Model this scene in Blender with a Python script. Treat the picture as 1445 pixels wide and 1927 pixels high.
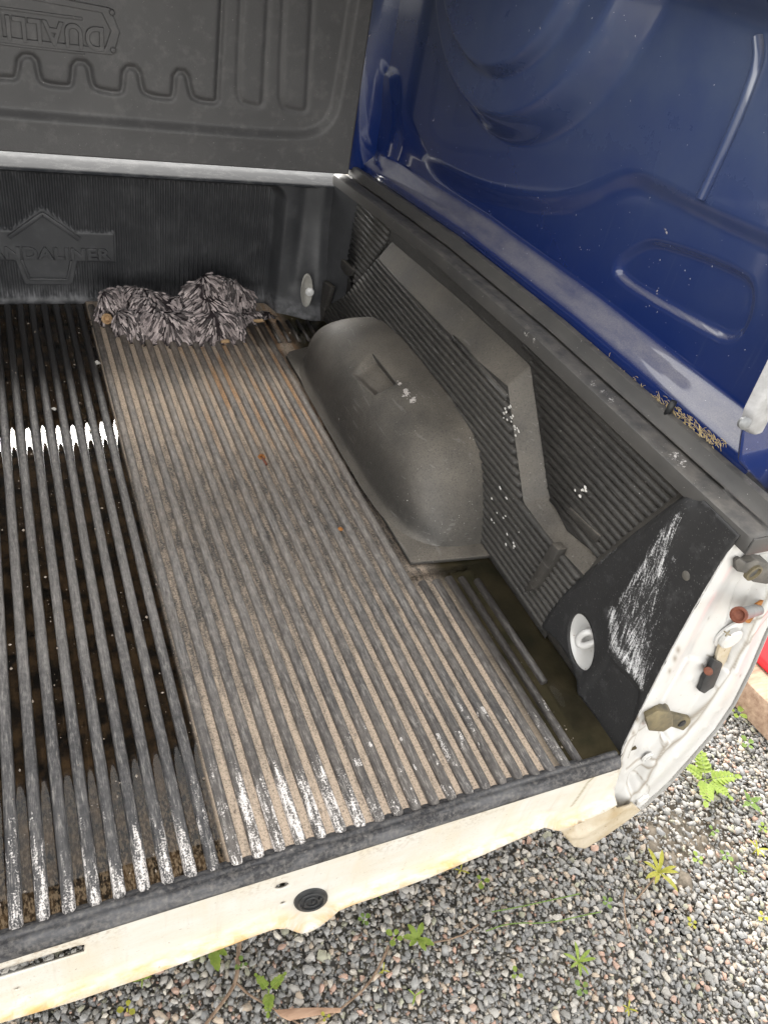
import bpy, bmesh, math, random
import numpy as np
from mathutils import Vector, Matrix, geometry

for o in list(bpy.data.objects): bpy.data.objects.remove(o, do_unlink=True)
rnd = random.Random(7); rng = np.random.default_rng(7)
scene = bpy.context.scene
COL = scene.collection

# ------------------------------------------------------------------ camera
F = 1447.0; CX, CY = 722.5, 963.5
RM = np.array([[0.90928611, -0.11326856, 0.40046099],
               [-0.37596029, -0.63622259, 0.67370222],
               [0.17847305, -0.7631455, -0.62109284]])
CAM = np.array([0.0, 0.0, 1.0])
def hit(p, axis, val):
    d = RM @ np.array([p[0]-CX, p[1]-CY, F]); t = (val-CAM[axis])/d[axis]
    return CAM + d*t
def projv(P):
    q = (np.asarray(P, float)-CAM) @ RM
    return np.stack([CX+F*q[:, 0]/q[:, 2], CY+F*q[:, 1]/q[:, 2]], 1)
cd = bpy.data.cameras.new("camera"); cam = bpy.data.objects.new("camera", cd); COL.objects.link(cam)
cd.sensor_fit = 'VERTICAL'; cd.sensor_height = 24; cd.lens = 24*F/1927; cd.clip_start = 0.02; cd.clip_end = 2000
M = Matrix(((RM[0][0], -RM[0][1], -RM[0][2], CAM[0]), (RM[1][0], -RM[1][1], -RM[1][2], CAM[1]),
            (RM[2][0], -RM[2][1], -RM[2][2], CAM[2]), (0, 0, 0, 1)))
cam.matrix_world = M; scene.camera = cam

# ------------------------------------------------------------------ world, sun, exposure
SUN_EL, SUN_AZ = math.radians(35.5), math.radians(2.0)      # azimuth from +Y towards +X
w = bpy.data.worlds.new("World"); scene.world = w; w.use_nodes = True
nt = w.node_tree; nt.nodes.clear()
sky = nt.nodes.new('ShaderNodeTexSky'); sky.sky_type = 'NISHITA'; sky.sun_disc = False
sky.sun_elevation = SUN_EL; sky.sun_rotation = SUN_AZ; sky.air_density = 1.0; sky.dust_density = 0.6; sky.ozone_density = 1.0
hs = nt.nodes.new('ShaderNodeHueSaturation'); hs.inputs['Saturation'].default_value = 0.07
bg = nt.nodes.new('ShaderNodeBackground'); bg.inputs['Strength'].default_value = 0.15
wo = nt.nodes.new('ShaderNodeOutputWorld')
nt.links.new(sky.outputs[0], hs.inputs['Color']); wb = nt.nodes.new('ShaderNodeMix'); wb.data_type = 'RGBA'; wb.blend_type = 'MULTIPLY'; wb.inputs[0].default_value = 1.0; wb.inputs[7].default_value = (1.0, .975, .93, 1)
nt.links.new(hs.outputs[0], wb.inputs[6]); nt.links.new(wb.outputs[2], bg.inputs[0]); nt.links.new(bg.outputs[0], wo.inputs[0])
sl = bpy.data.lights.new("sun", 'SUN'); sl.energy = 1.2; sl.angle = math.radians(24); sl.color = (1.0, 0.96, 0.9)
sun = bpy.data.objects.new("sun", sl); COL.objects.link(sun); sun.location = (0, 6, 5)
sd = Vector((math.sin(SUN_AZ)*math.cos(SUN_EL), math.cos(SUN_AZ)*math.cos(SUN_EL), math.sin(SUN_EL)))
sun.rotation_euler = sd.to_track_quat('Z', 'Y').to_euler()
scene.view_settings.view_transform = 'Standard'; scene.view_settings.look = 'None'
scene.view_settings.gamma = 1.0; scene.view_settings.use_curve_mapping = False
scene.view_settings.exposure = 2.42
scene.render.engine = 'CYCLES'

# ------------------------------------------------------------------ small helpers
GZ = -0.382
def smooth(e0, e1, x):
    t = np.clip((x-e0)/(e1-e0), 0, 1); return t*t*(3-2*t)
def sdpoly(P, V):
    """signed distance (negative inside) of points P (n,2) to polygon V (m,2)"""
    P = np.asarray(P, float); V = np.asarray(V, float); n = len(V)
    d = np.full(len(P), 1e18); s = np.ones(len(P))
    for i in range(n):
        a = V[i]; b = V[i-1]; e = b-a; wv = P-a
        t = np.clip((wv@e)/max(e@e, 1e-12), 0, 1)
        q = wv-t[:, None]*e; d = np.minimum(d, (q*q).sum(1))
        c1 = P[:, 1] >= a[1]; c2 = P[:, 1] < b[1]; c3 = e[0]*wv[:, 1] > e[1]*wv[:, 0]
        f = (c1 & c2 & c3) | (~c1 & ~c2 & ~c3); s[f] *= -1
    return s*np.sqrt(d)
def dline(P, V):
    P = np.asarray(P, float); V = np.asarray(V, float); d = np.full(len(P), 1e18)
    for i in range(len(V)-1):
        a, b = V[i], V[i+1]; e = b-a; wv = P-a
        t = np.clip((wv@e)/max(e@e, 1e-12), 0, 1); q = wv-t[:, None]*e
        d = np.minimum(d, (q*q).sum(1))
    return np.sqrt(d)
def thing(name, label, cat, loc=(0, 0, 0), group=None):
    o = bpy.data.objects.new(name, None); COL.objects.link(o); o.location = loc
    o.empty_display_size = 0.05
    o["label"] = label; o["category"] = cat
    if group: o["group"] = group
    return o
def tag(o, label, cat, group=None):
    o["label"] = label; o["category"] = cat
    if group: o["group"] = group
    return o
def wmat(o):
    if o is None: return Matrix.Identity(4)
    loc = Matrix.LocRotScale(o.location, o.rotation_euler, o.scale)
    return loc if o.parent is None else wmat(o.parent) @ o.matrix_parent_inverse @ loc
def setpar(o, parent):
    if parent is not None:
        o.parent = parent; o.matrix_parent_inverse = wmat(parent).inverted()
def link(name, me, mat, parent=None):
    o = bpy.data.objects.new(name, me); COL.objects.link(o)
    if mat is not None and len(me.materials) == 0: me.materials.append(mat)
    setpar(o, parent); return o
def mesh(name, verts, faces, sm=True):
    me = bpy.data.meshes.new(name)
    verts = np.asarray(verts, float)
    me.from_pydata(verts.tolist() if hasattr(verts, 'tolist') else verts, [], faces if isinstance(faces, list) else faces.tolist())
    me.update()
    if sm: me.shade_smooth()
    return me
def obj(name, verts, faces, mat, parent=None, sm=True):
    return link(name, mesh(name, verts, faces, sm), mat, parent)
def attr(o, name, vals):
    a = o.data.attributes.new(name, 'FLOAT', 'POINT'); a.data.foreach_set('value', np.asarray(vals, np.float32))
def gridfaces(nu, nv, flip=False):
    i = np.arange(nu-1)[:, None]*nv+np.arange(nv-1)[None, :]
    f = np.stack([i, i+nv, i+nv+1, i+1], -1).reshape(-1, 4)
    return f[:, ::-1] if flip else f
def grid(us, vs):
    U, V = np.meshgrid(us, vs, indexing='ij'); return U.ravel(), V.ravel()
def fixn(me):
    bm = bmesh.new(); bm.from_mesh(me); bmesh.ops.recalc_face_normals(bm, faces=bm.faces); bm.to_mesh(me); bm.free()
def cdt(outline, holes=(), spacing=None):
    """triangulated 2-D panel with holes; returns (n,2), tris"""
    pts = [Vector(p) for p in outline]; edges = [(i, (i+1) % len(outline)) for i in range(len(outline))]
    for h in holes:
        b = len(pts); pts += [Vector(p) for p in h]; edges += [(b+i, b+(i+1) % len(h)) for i in range(len(h))]
    if spacing:
        O = np.array([tuple(p) for p in outline]); lo, hi = O.min(0), O.max(0)
        U, V = grid(np.arange(lo[0], hi[0], spacing), np.arange(lo[1], hi[1], spacing))
        Q = np.stack([U, V], 1); Q[:, 0] += (np.round((V-lo[1])/spacing) % 2)*spacing*0.5
        k = sdpoly(Q, O) < -spacing*0.45
        for h in holes: k &= sdpoly(Q, np.array([tuple(p) for p in h])) > spacing*0.45
        pts += [Vector(p) for p in Q[k]]
    r = geometry.delaunay_2d_cdt(pts, edges, [], 0, 1e-7)
    V = np.array([tuple(v) for v in r[0]]); T = np.array([tuple(f) for f in r[2] if len(f) == 3])
    c = V[T].mean(1); k = sdpoly(c, np.array([tuple(p) for p in outline])) < 0
    for h in holes: k &= sdpoly(c, np.array([tuple(p) for p in h])) > 0
    return V, T[k]
def solidify(o, t, off=-1.0):
    m = o.modifiers.new("thickness", 'SOLIDIFY'); m.thickness = t; m.offset = off
    return o
def dense(pts, step, closed=False):
    P = [np.asarray(p, float) for p in pts]; out = []
    n = len(P)
    for i in range(n if closed else n-1):
        a, b = P[i], P[(i+1) % n]; k = max(1, int(np.linalg.norm(b-a)/step))
        for j in range(k): out.append(a+(b-a)*j/k)
    if not closed: out.append(P[-1])
    return np.array(out)
def chaikin(pts, n=2, closed=False):
    P = np.asarray(pts, float)
    for _ in range(n):
        if closed: Q = np.roll(P, -1, 0); a, b = P, Q
        else: a, b = P[:-1], P[1:]
        N = np.stack([a*.75+b*.25, a*.25+b*.75], 1).reshape(-1, P.shape[1])
        P = N if closed else np.vstack([P[:1], N, P[-1:]])
    return P
def ell(cx, cy, rx, ry, rot=0, n=28):
    t = np.linspace(0, 2*math.pi, n, endpoint=False); c, s = math.cos(rot), math.sin(rot)
    return np.stack([cx+rx*np.cos(t)*c-ry*np.sin(t)*s, cy+rx*np.cos(t)*s+ry*np.sin(t)*c], 1)
def tube_data(path, rad, n=8, cap=True):
    P = np.asarray(path, float); m = len(P); rad = np.broadcast_to(np.asarray(rad, float), (m,))
    T = np.gradient(P, axis=0); T /= np.linalg.norm(T, axis=1)[:, None]+1e-12
    up = np.array([0, 0, 1.0]) if abs(T[0][2]) < .9 else np.array([1.0, 0, 0])
    V = []; a = np.linspace(0, 2*math.pi, n, endpoint=False)
    u = np.cross(T[0], up); u /= np.linalg.norm(u)
    for i in range(m):
        u = u-T[i]*(u@T[i]); u /= np.linalg.norm(u); v = np.cross(T[i], u)
        V.append(P[i]+rad[i]*(np.cos(a)[:, None]*u+np.sin(a)[:, None]*v))
    V = np.vstack(V); Fc = []
    for i in range(m-1):
        for j in range(n): Fc.append([i*n+j, i*n+(j+1) % n, (i+1)*n+(j+1) % n, (i+1)*n+j])
    if cap: Fc.append(list(range(n))[::-1]); Fc.append([(m-1)*n+j for j in range(n)])
    return V, Fc
def tube(name, path, rad, mat, parent=None, n=8):
    V, Fc = tube_data(path, rad, n); return obj(name, V, Fc, mat, parent)
def prism(name, outline3, ext, mat, parent=None, bevel=0.002, sm=True, seg=2):
    """closed prism: outline3 (n,3) loop extruded by vector ext, bevelled"""
    O = np.asarray(outline3, float); n = len(O); V = np.vstack([O, O+np.asarray(ext, float)])
    Fc = [list(range(n))[::-1], [n+i for i in range(n)]]+[[i, (i+1) % n, n+(i+1) % n, n+i] for i in range(n)]
    me = mesh(name, V, Fc, False); bm = bmesh.new(); bm.from_mesh(me)
    bmesh.ops.recalc_face_normals(bm, faces=bm.faces)
    if bevel:
        bmesh.ops.bevel(bm, geom=list(bm.edges), offset=bevel, segments=seg, affect='EDGES', profile=0.5, clamp_overlap=True)
    bm.to_mesh(me); bm.free()
    if sm: me.shade_smooth(); me.set_sharp_from_angle(angle=math.radians(40))
    return link(name, me, mat, parent)
def box(name, lo, hi, mat, parent=None, bevel=0.003):
    x0, y0, z0 = lo; x1, y1, z1 = hi
    return prism(name, [(x0, y0, z0), (x1, y0, z0), (x1, y1, z0), (x0, y1, z0)], (0, 0, z1-z0), mat, parent, bevel)
def lathe(name, prof, origin, axis, mat, parent=None, n=24):
    """prof: list of (r, h) along axis from origin"""
    ax = Vector(axis).normalized(); u = ax.orthogonal().normalized(); v = ax.cross(u)
    a = np.linspace(0, 2*math.pi, n, endpoint=False); V = []; Fc = []
    u, v, ax = np.array(u), np.array(v), np.array(ax)
    for r, h in prof: V.append(np.asarray(origin)+ax*h+r*(np.cos(a)[:, None]*u+np.sin(a)[:, None]*v))
    V = np.vstack(V); m = len(prof)
    for i in range(m-1):
        for j in range(n): Fc.append([i*n+j, i*n+(j+1) % n, (i+1)*n+(j+1) % n, (i+1)*n+j])
    Fc.append(list(range(n))[::-1]); Fc.append([(m-1)*n+j for j in range(n)])
    o = obj(name, V, Fc, mat, parent); fixn(o.data); o.data.shade_smooth(); o.data.set_sharp_from_angle(angle=math.radians(35)); return o

# ------------------------------------------------------------------ materials
class NT:
    def __init__(s, name):
        s.m = bpy.data.materials.new(name); s.m.use_nodes = True; s.t = s.m.node_tree; s.t.nodes.clear()
        s.out = s.t.nodes.new('ShaderNodeOutputMaterial'); s.b = s.t.nodes.new('ShaderNodeBsdfPrincipled')
        s.t.links.new(s.b.outputs[0], s.out.inputs[0]); g = s.t.nodes.new('ShaderNodeNewGeometry')
        s.pos = g.outputs['Position']; s.nrm = g.outputs['Normal']; s.isl = g.outputs['Random Per Island']
        sx = s.t.nodes.new('ShaderNodeSeparateXYZ'); s.t.links.new(s.pos, sx.inputs[0]); s.x, s.y, s.z = sx.outputs
        sn = s.t.nodes.new('ShaderNodeSeparateXYZ'); s.t.links.new(s.nrm, sn.inputs[0]); s.nz = sn.outputs[2]
    def set(s, inp, v):
        if isinstance(v, bpy.types.NodeSocket): s.t.links.new(v, inp)
        else: inp.default_value = (*v, 1) if isinstance(v, tuple) and len(v) == 3 and inp.type == 'RGBA' else v
    def noise(s, scale, detail=4, rough=.55, vec=None, scl=None, dist=0):
        n = s.t.nodes.new('ShaderNodeTexNoise'); n.inputs['Scale'].default_value = scale
        n.inputs['Detail'].default_value = detail; n.inputs['Roughness'].default_value = rough; n.inputs['Distortion'].default_value = dist
        v = vec or s.pos
        if scl:
            mp = s.t.nodes.new('ShaderNodeMapping'); mp.inputs['Scale'].default_value = scl; s.t.links.new(v, mp.inputs['Vector']); v = mp.outputs[0]
        s.t.links.new(v, n.inputs['Vector']); return n.outputs['Fac']
    def rotmap(s, rot, scl):
        mp = s.t.nodes.new('ShaderNodeMapping'); mp.vector_type = 'POINT'
        mp.inputs['Rotation'].default_value = rot; s.t.links.new(s.pos, mp.inputs['Vector'])
        m2 = s.t.nodes.new('ShaderNodeMapping'); m2.inputs['Scale'].default_value = scl; s.t.links.new(mp.outputs[0], m2.inputs['Vector'])
        return m2.outputs[0]
    def voro(s, scale, feat='F1'):
        n = s.t.nodes.new('ShaderNodeTexVoronoi'); n.inputs['Scale'].default_value = scale; n.feature = feat
        s.t.links.new(s.pos, n.inputs['Vector']); return n.outputs['Distance']
    def math(s, op, a, b=0.0):
        n = s.t.nodes.new('ShaderNodeMath'); n.operation = op; s.set(n.inputs[0], a); s.set(n.inputs[1], b); return n.outputs[0]
    def mr(s, v, a, b, c=0.0, d=1.0, sm=False):
        n = s.t.nodes.new('ShaderNodeMapRange'); n.clamp = True
        if sm: n.interpolation_type = 'SMOOTHSTEP'
        s.set(n.inputs[0], v)
        for i, q in zip((1, 2, 3, 4), (a, b, c, d)): n.inputs[i].default_value = q
        return n.outputs[0]
    def mul(s, *a):
        r = a[0]
        for q in a[1:]: r = s.math('MULTIPLY', r, q)
        return r
    def mx(s, a, b): return s.math('MAXIMUM', a, b)
    def mix(s, f, a, b):
        n = s.t.nodes.new('ShaderNodeMix'); n.data_type = 'RGBA'; s.set(n.inputs[0], f); s.set(n.inputs[6], a); s.set(n.inputs[7], b); return n.outputs[2]
    def mixf(s, f, a, b):
        n = s.t.nodes.new('ShaderNodeMix'); n.data_type = 'FLOAT'; s.set(n.inputs[0], f); s.set(n.inputs[2], a); s.set(n.inputs[3], b); return n.outputs[0]
    def att(s, name):
        n = s.t.nodes.new('ShaderNodeAttribute'); n.attribute_name = name; return n.outputs['Fac']
    def attc(s, name):
        n = s.t.nodes.new('ShaderNodeAttribute'); n.attribute_name = name; return n.outputs['Color']
    def bump(s, h, strength=.3, dist=.002):
        n = s.t.nodes.new('ShaderNodeBump'); n.inputs['Strength'].default_value = strength; n.inputs['Distance'].default_value = dist
        s.set(n.inputs['Height'], h); s.t.links.new(n.outputs[0], s.b.inputs['Normal']); return n
    def fin(s, color, rough=.5, spec=.5, metal=0., coat=0., coat_r=.05):
        s.set(s.b.inputs['Base Color'], color); s.set(s.b.inputs['Roughness'], rough)
        s.set(s.b.inputs['Specular IOR Level'], spec); s.set(s.b.inputs['Metallic'], metal)
        if coat: s.b.inputs['Coat Weight'].default_value = coat; s.b.inputs['Coat Roughness'].default_value = coat_r
        return s.m

def m_wall(name="liner_plastic", dk=1.0):         # moulded black plastic walls, dusty on what faces up
    n = NT(name); g = n.noise(420, 3); big = n.noise(9, 5); med = n.noise(60, 5)
    up = n.mr(n.nz, 0.1, 0.95, 0, 1)
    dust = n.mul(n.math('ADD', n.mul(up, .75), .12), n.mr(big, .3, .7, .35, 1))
    sp = n.mr(n.noise(260, 2), .69, .74); sp = n.mul(sp, n.mr(n.noise(14, 3), .5, .65))
    c = n.mix(n.mr(med, .3, .7), (.026, .0255, .025), (.046, .044, .042))
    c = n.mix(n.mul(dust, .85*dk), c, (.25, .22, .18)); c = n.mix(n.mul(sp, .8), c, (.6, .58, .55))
    # chipped white paint specks
    ch = n.mr(n.math('ADD', n.noise(110, 5, .65), n.mul(n.math('SUBTRACT', n.att("paint"), 1.0), .5)), .40, .42); c = n.mix(ch, c, (.62, .58, .54))
    gg = n.noise(300, 4, .75); c = n.mix(n.mul(n.mr(gg, .5, .68), .55), c, (.014, .014, .014)); scr = n.mr(n.noise(1, 3, .5, scl=(60, 9, 160)), .66, .69); c = n.mix(n.mul(scr, .12), c, (.4, .39, .38))
    n.bump(gg, .55, .0018)
    return n.fin(c, n.mixf(dust, .38, .8), .5)
def m_front():                                   # front wall, rubbed grey at the edges
    n = NT("liner_front_plastic"); g = n.noise(420, 3); big = n.noise(8, 5)
    st = n.noise(1, 5, .6, scl=(60, 60, 7)); up = n.mr(n.nz, 0.1, 0.9, 0, 1)
    scuff = n.mul(n.mr(n.noise(16, 6, .65), .5, .72), n.mr(st, .35, .65))
    low = n.mul(n.mr(n.z, .06, .015), n.mr(n.noise(45, 5), .35, .6))
    d = n.mx(n.mul(scuff, .16), n.mul(up, n.mr(n.noise(24, 6, .7), .45, .66), .55)); d = n.mx(d, n.mul(low, .5))
    c = n.mix(n.mr(big, .3, .7), (.032, .033, .036), (.050, .051, .054)); c = n.mix(d, c, (.24, .24, .25))
    n.bump(g, .3, .001); return n.fin(c, n.mixf(d, .45, .85), .3)
def m_upper():
    n = NT("upper_liner_plastic"); g = n.noise(1, 4, .6, scl=(260, 260, 480)); big = n.noise(6, 5)
    dl = n.mul(n.mr(n.noise(30, 6, .7), .52, .75), .35)
    c = n.mix(n.mr(big, .3, .7), (.062, .061, .062), (.082, .080, .080)); c = n.mix(dl, c, (.18, .175, .17))
    sp = n.mr(n.noise(230, 2), .74, .77); c = n.mix(n.mul(sp, .6), c, (.4, .38, .36))
    n.bump(g, .4, .0012); return n.fin(c, .55, .45)
def m_floor():
    n = NT("liner_floor_dusty"); big = n.noise(7, 5); med = n.noise(1, 6, .6, scl=(150, 26, 60)); fine = n.noise(700, 3); gr = n.noise(240, 4, .7)
    dry = n.mul(n.mr(n.x, .158, .166), n.mr(n.x, .70, .66))
    # tan silt lies in the channels, thick near the mat and along the rear ends, rubbed thin in the middle
    cover = n.mx(n.mr(n.y, 1.20, 1.55), n.mr(n.math('ADD', n.y, n.mul(n.x, -.35)), .80, .48)); cover = n.math('ADD', n.mul(cover, .62), .42)
    silt = n.mr(n.math('ADD', n.math('ADD', n.mul(med, .75), n.mul(gr, .45)), n.mul(cover, .42)), .70, 1.04); silt = n.mul(dry, silt)
    rust = n.mul(n.mr(n.noise(1, 4, .6, scl=(40, 4, 4)), .44, .58), n.mr(n.y, 1.1, 1.45), n.mr(n.x, .32, .40))
    sc = n.mix(n.mr(fine, .3, .7), (.68, .545, .42), (.52, .415, .32)); sc = n.mix(n.mul(rust, .75), sc, (.52, .27, .11))
    base = n.mix(n.mr(gr, .3, .7), (.050, .048, .046), (.15, .14, .13)); c = n.mix(silt, base, sc)
    wet = n.mix(n.mr(n.noise(24, 6, .7), .42, .75), (.010, .008, .006), (.12, .072, .034))
    mud = n.mix(n.mr(n.noise(14, 6), .35, .7), (.026, .024, .013), (.070, .056, .031))
    wet = n.mix(n.mr(n.x, .3, .5), wet, mud); endc = n.mr(n.noise(1, 5, .7, scl=(260, 120, 100)), .47, .56)
    wet = n.mix(n.mul(n.mr(n.math('ADD', n.y, n.mul(big, .3)), .80, .58), endc, n.mr(n.x, .4, .3), .8), wet, (.26, .19, .12))
    gv = n.noise(330, 5, .8); c = n.mix(n.mul(n.mr(gv, .51, .63), dry, .75), c, (.085, .078, .07)); c = n.mix(n.mul(n.mr(gv, .48, .34), dry, .55), c, (.62, .52, .42))
    c = n.mix(dry, wet, c); n.bump(gr, .25, .001)
    return n.fin(c, n.mixf(dry, .8, .9), n.mixf(dry, .1, .25))
def m_rib():
    n = NT("liner_rib_worn"); st = n.noise(1, 6, .7, scl=(420, 14, 200)); med = n.noise(110, 6, .7); big = n.noise(8, 4); blot = n.noise(1, 4, .6, scl=(40, 9, 40)); gr = n.noise(520, 3)
    dryx = n.mr(n.x, .15, .17)
    c = n.mix(n.mr(st, .3, .7), (.055, .053, .053), (.20, .19, .185)); c = n.mix(n.mul(n.mr(blot, .42, .60), .7), c, (.040, .039, .041))
    c = n.mix(n.mul(n.mr(med, .45, .7), .55), c, (.30, .285, .275)); c = n.mix(n.mul(n.mr(gr, .5, .75), .35), c, (.03, .03, .03))
    mid = n.mul(n.mr(n.y, 1.45, 1.15), n.mr(n.y, .7, .95)); c = n.mix(n.mul(mid, .28), c, (.34, .315, .29))
    rear = n.mr(n.math('ADD', n.y, n.mul(big, .25)), 1.0, .66); c = n.mix(n.mul(rear, .66), c, (.028, .028, .031))
    tan = n.mul(dryx, n.mr(n.y, .9, 1.6, .14, .55), n.mr(n.math('ADD', big, n.mul(med, .5)), .45, .85)); c = n.mix(tan, c, (.36, .29, .225))
    gv = n.noise(1, 7, .75, scl=(300, 40, 300)); c = n.mix(n.mul(n.mr(gv, .50, .66), .6), c, (.035, .034, .035)); c = n.mix(n.mul(n.mr(gv, .48, .34), .5), c, (.40, .375, .345))
    # soaked dark stretch by the front wall and by the right wall
    wetl = n.mul(n.mr(n.x, .17, .15), n.mr(n.math('ADD', n.y, n.mul(med, .25)), 1.62, 1.85)); wetr = n.mul(n.mr(n.x, .66, .69), n.mr(n.y, .5, .56))
    wet = n.mx(n.mul(wetl, .8), n.mul(wetr, .55)); wet = n.mx(wet, n.mul(n.mr(n.y, 1.76, 1.82), n.mr(n.x, .5, .56), .8))
    c = n.mix(wet, c, (.018, .016, .015))
    # scuffed white paint near the tailgate
    area = n.mul(n.mr(n.math('ADD', n.y, n.mul(n.noise(1, 4, .6, scl=(38, 5, 5)), .55)), .96, .74), n.mr(n.math('ADD', n.x, n.mul(big, .5)), .82, .58))
    area = n.mx(area, n.mul(n.mr(n.y, .66, .58), n.mr(n.noise(30, 3), .5, .6), .8))
    pt = n.mul(n.mr(n.math('ADD', n.math('ADD', n.mul(n.noise(1, 6, .75, scl=(120, 20, 120)), .55), n.mul(n.noise(420, 4, .7), .45)), n.mul(n.math('SUBTRACT', area, 1.0), .25)), .475, .54), n.mr(area, 0, .1)); c = n.mix(pt, c, (.70, .66, .63))
    n.bump(st, .3, .001); return n.fin(c, n.mixf(wet, .62, .25), .4)
def m_lip():
    n = NT("liner_lip_scuffed"); med = n.noise(150, 6, .75); big = n.noise(1, 5, .6, scl=(9, 40, 40)); gr = n.noise(600, 3)
    c = n.mix(n.mr(big, .42, .58), (.020, .020, .023), (.085, .085, .09)); c = n.mix(n.mul(n.mr(med, .45, .65), .5), c, (.20, .185, .17))
    c = n.mix(n.mul(n.mr(gr, .55, .7), .5), c, (.03, .03, .03)); w = n.mul(n.mr(n.noise(60, 6, .75), .62, .72), .35); c = n.mix(w, c, (.55, .51, .47))
    n.bump(med, .25, .0012); return n.fin(c, .7, .35)
def m_post():
    n = NT("liner_post_scratched"); g = n.noise(300, 3); a = n.att("paint")
    v = n.rotmap((math.radians(3), 0, 0), (100, 300, 13)); v2 = n.rotmap((math.radians(14), 0, 0), (100, 300, 18))
    s1 = n.noise(1, 7, .7, vec=v); s3 = n.noise(1, 6, .7, vec=v2); s2 = n.noise(330, 5, .75)
    t = n.math('ADD', n.mul(n.mx(s1, s3), .62), n.mul(s2, .38)); t = n.math('ADD', t, n.mul(n.math('SUBTRACT', a, 1.0), .30))
    m = n.mr(t, .455, .545)
    lt = n.mul(n.mr(n.noise(35, 6, .7), .55, .75), .25)
    c = n.mix(lt, (.024, .024, .025), (.16, .16, .165)); d = n.mr(n.noise(330, 2), .66, .72); c = n.mix(n.mul(d, .4), c, (.25, .24, .23))
    c = n.mix(m, c, (.66, .66, .67)); n.bump(g, .35, .0012); return n.fin(c, .55, .45)
def m_white():
    n = NT("white_paint"); big = n.noise(6, 4); fine = n.noise(240, 3)
    c = n.mix(n.mr(big, .3, .7), (.58, .576, .566), (.53, .525, .51))
    ch = n.mul(n.mr(n.noise(120, 4, .6), .70, .72), .8); c = n.mix(ch, c, (.22, .15, .10)); c = n.mix(n.mul(n.att('seam'), .9), c, (.17, .135, .09)); gr = n.mul(n.mr(n.noise(30, 6, .7), .5, .75), .25); c = n.mix(gr, c, (.45, .41, .34))
    n.bump(big, .05, .002); return n.fin(c, .32, .5, coat=.4, coat_r=.12)
def m_sill():
    n = NT("white_sill_stained"); a = n.att("edge")
    st = n.noise(1, 5, .65, scl=(10, 10, 26)); med = n.noise(110, 6, .7)
    run = n.mul(n.mr(n.noise(1, 4, .6, scl=(16, 16, 2.5)), .5, .68), .55)
    c = n.mix(n.mr(st, .35, .7), (.60, .588, .55), (.55, .51, .43)); c = n.mix(run, c, (.56, .49, .37))
    c = n.mix(n.mul(a, a, n.mr(n.noise(1, 5, .65, scl=(14, 14, 40)), .40, .68)), c, (.60, .36, .12))
    top = n.mul(n.mr(n.z, -.06, -.01), n.mr(med, .50, .56), n.mr(n.noise(9, 3), .46, .58)); c = n.mix(n.mul(top, .75), c, (.36, .29, .22))
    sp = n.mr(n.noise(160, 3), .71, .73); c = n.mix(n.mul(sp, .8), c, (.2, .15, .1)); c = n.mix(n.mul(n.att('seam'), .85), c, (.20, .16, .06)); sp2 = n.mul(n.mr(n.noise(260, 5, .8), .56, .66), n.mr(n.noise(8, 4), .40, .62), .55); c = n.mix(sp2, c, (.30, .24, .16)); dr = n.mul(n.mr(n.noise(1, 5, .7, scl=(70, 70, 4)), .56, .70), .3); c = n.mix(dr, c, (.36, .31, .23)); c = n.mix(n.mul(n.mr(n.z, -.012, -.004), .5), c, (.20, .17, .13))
    return n.fin(c, .4, .5, coat=.25, coat_r=.15)
def m_tanmetal():
    n = NT("dirty_white_metal"); st = n.noise(18, 6, .65)
    c = n.mix(n.mr(st, .3, .72), (.52, .47, .38), (.34, .265, .16)); sp = n.mr(n.noise(140, 3), .68, .71); c = n.mix(sp, c, (.2, .14, .08))
    return n.fin(c, .55, .4)
def m_blue():
    n = NT("blue_paint"); fine = n.noise(520, 3); big = n.noise(5, 5)
    up = n.mr(n.nz, .28, .75, 0, 1, True)
    streak = n.mul(n.mr(n.noise(1, 5, .7, scl=(90, 90, 5)), .60, .74), n.mr(n.z, .78, .5), .18)
    haze_film = n.mul(n.mr(n.noise(7, 6, .65), .3, .75, .5, 1.0), n.mr(n.z, .52, .85, .04, .55))  # dust film plus lens haze painted into the colour, stronger towards the top
    d = n.mx(n.mul(up, n.mr(fine, .2, .7, .45, 1.0), n.mr(n.noise(1, 5, .65, scl=(14, 14, 60)), .25, .6, .45, 1.0)), n.math('ADD', haze_film, streak)); sp = n.mr(n.noise(190, 2), .755, .775)
    c = n.mix(n.mul(up, d), n.mix(n.math('ADD', haze_film, streak), (.004, .017, .108), (.105, .135, .175)), (.215, .21, .235)); c = n.mix(sp, c, (.6, .6, .62)); chip = n.mul(n.mr(n.noise(30, 5, .7), .72, .735), 1.0)
    c = n.mix(chip, c, (.42, .38, .36)); n.bump(big, .04, .004)
    return n.fin(c, n.mixf(d, .18, .5), .5, coat=1.0, coat_r=.06)
def m_simple(name, c0, c1, scale, rough=.6, spec=.4, metal=0., bump=0.2, scl=None, detail=5):
    n = NT(name); s = n.noise(1 if scl else scale, detail, .65, scl=scl); c = n.mix(n.mr(s, .3, .7), c0, c1)
    if bump: n.bump(s, bump, .002)
    return n.fin(c, rough, spec, metal)
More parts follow.
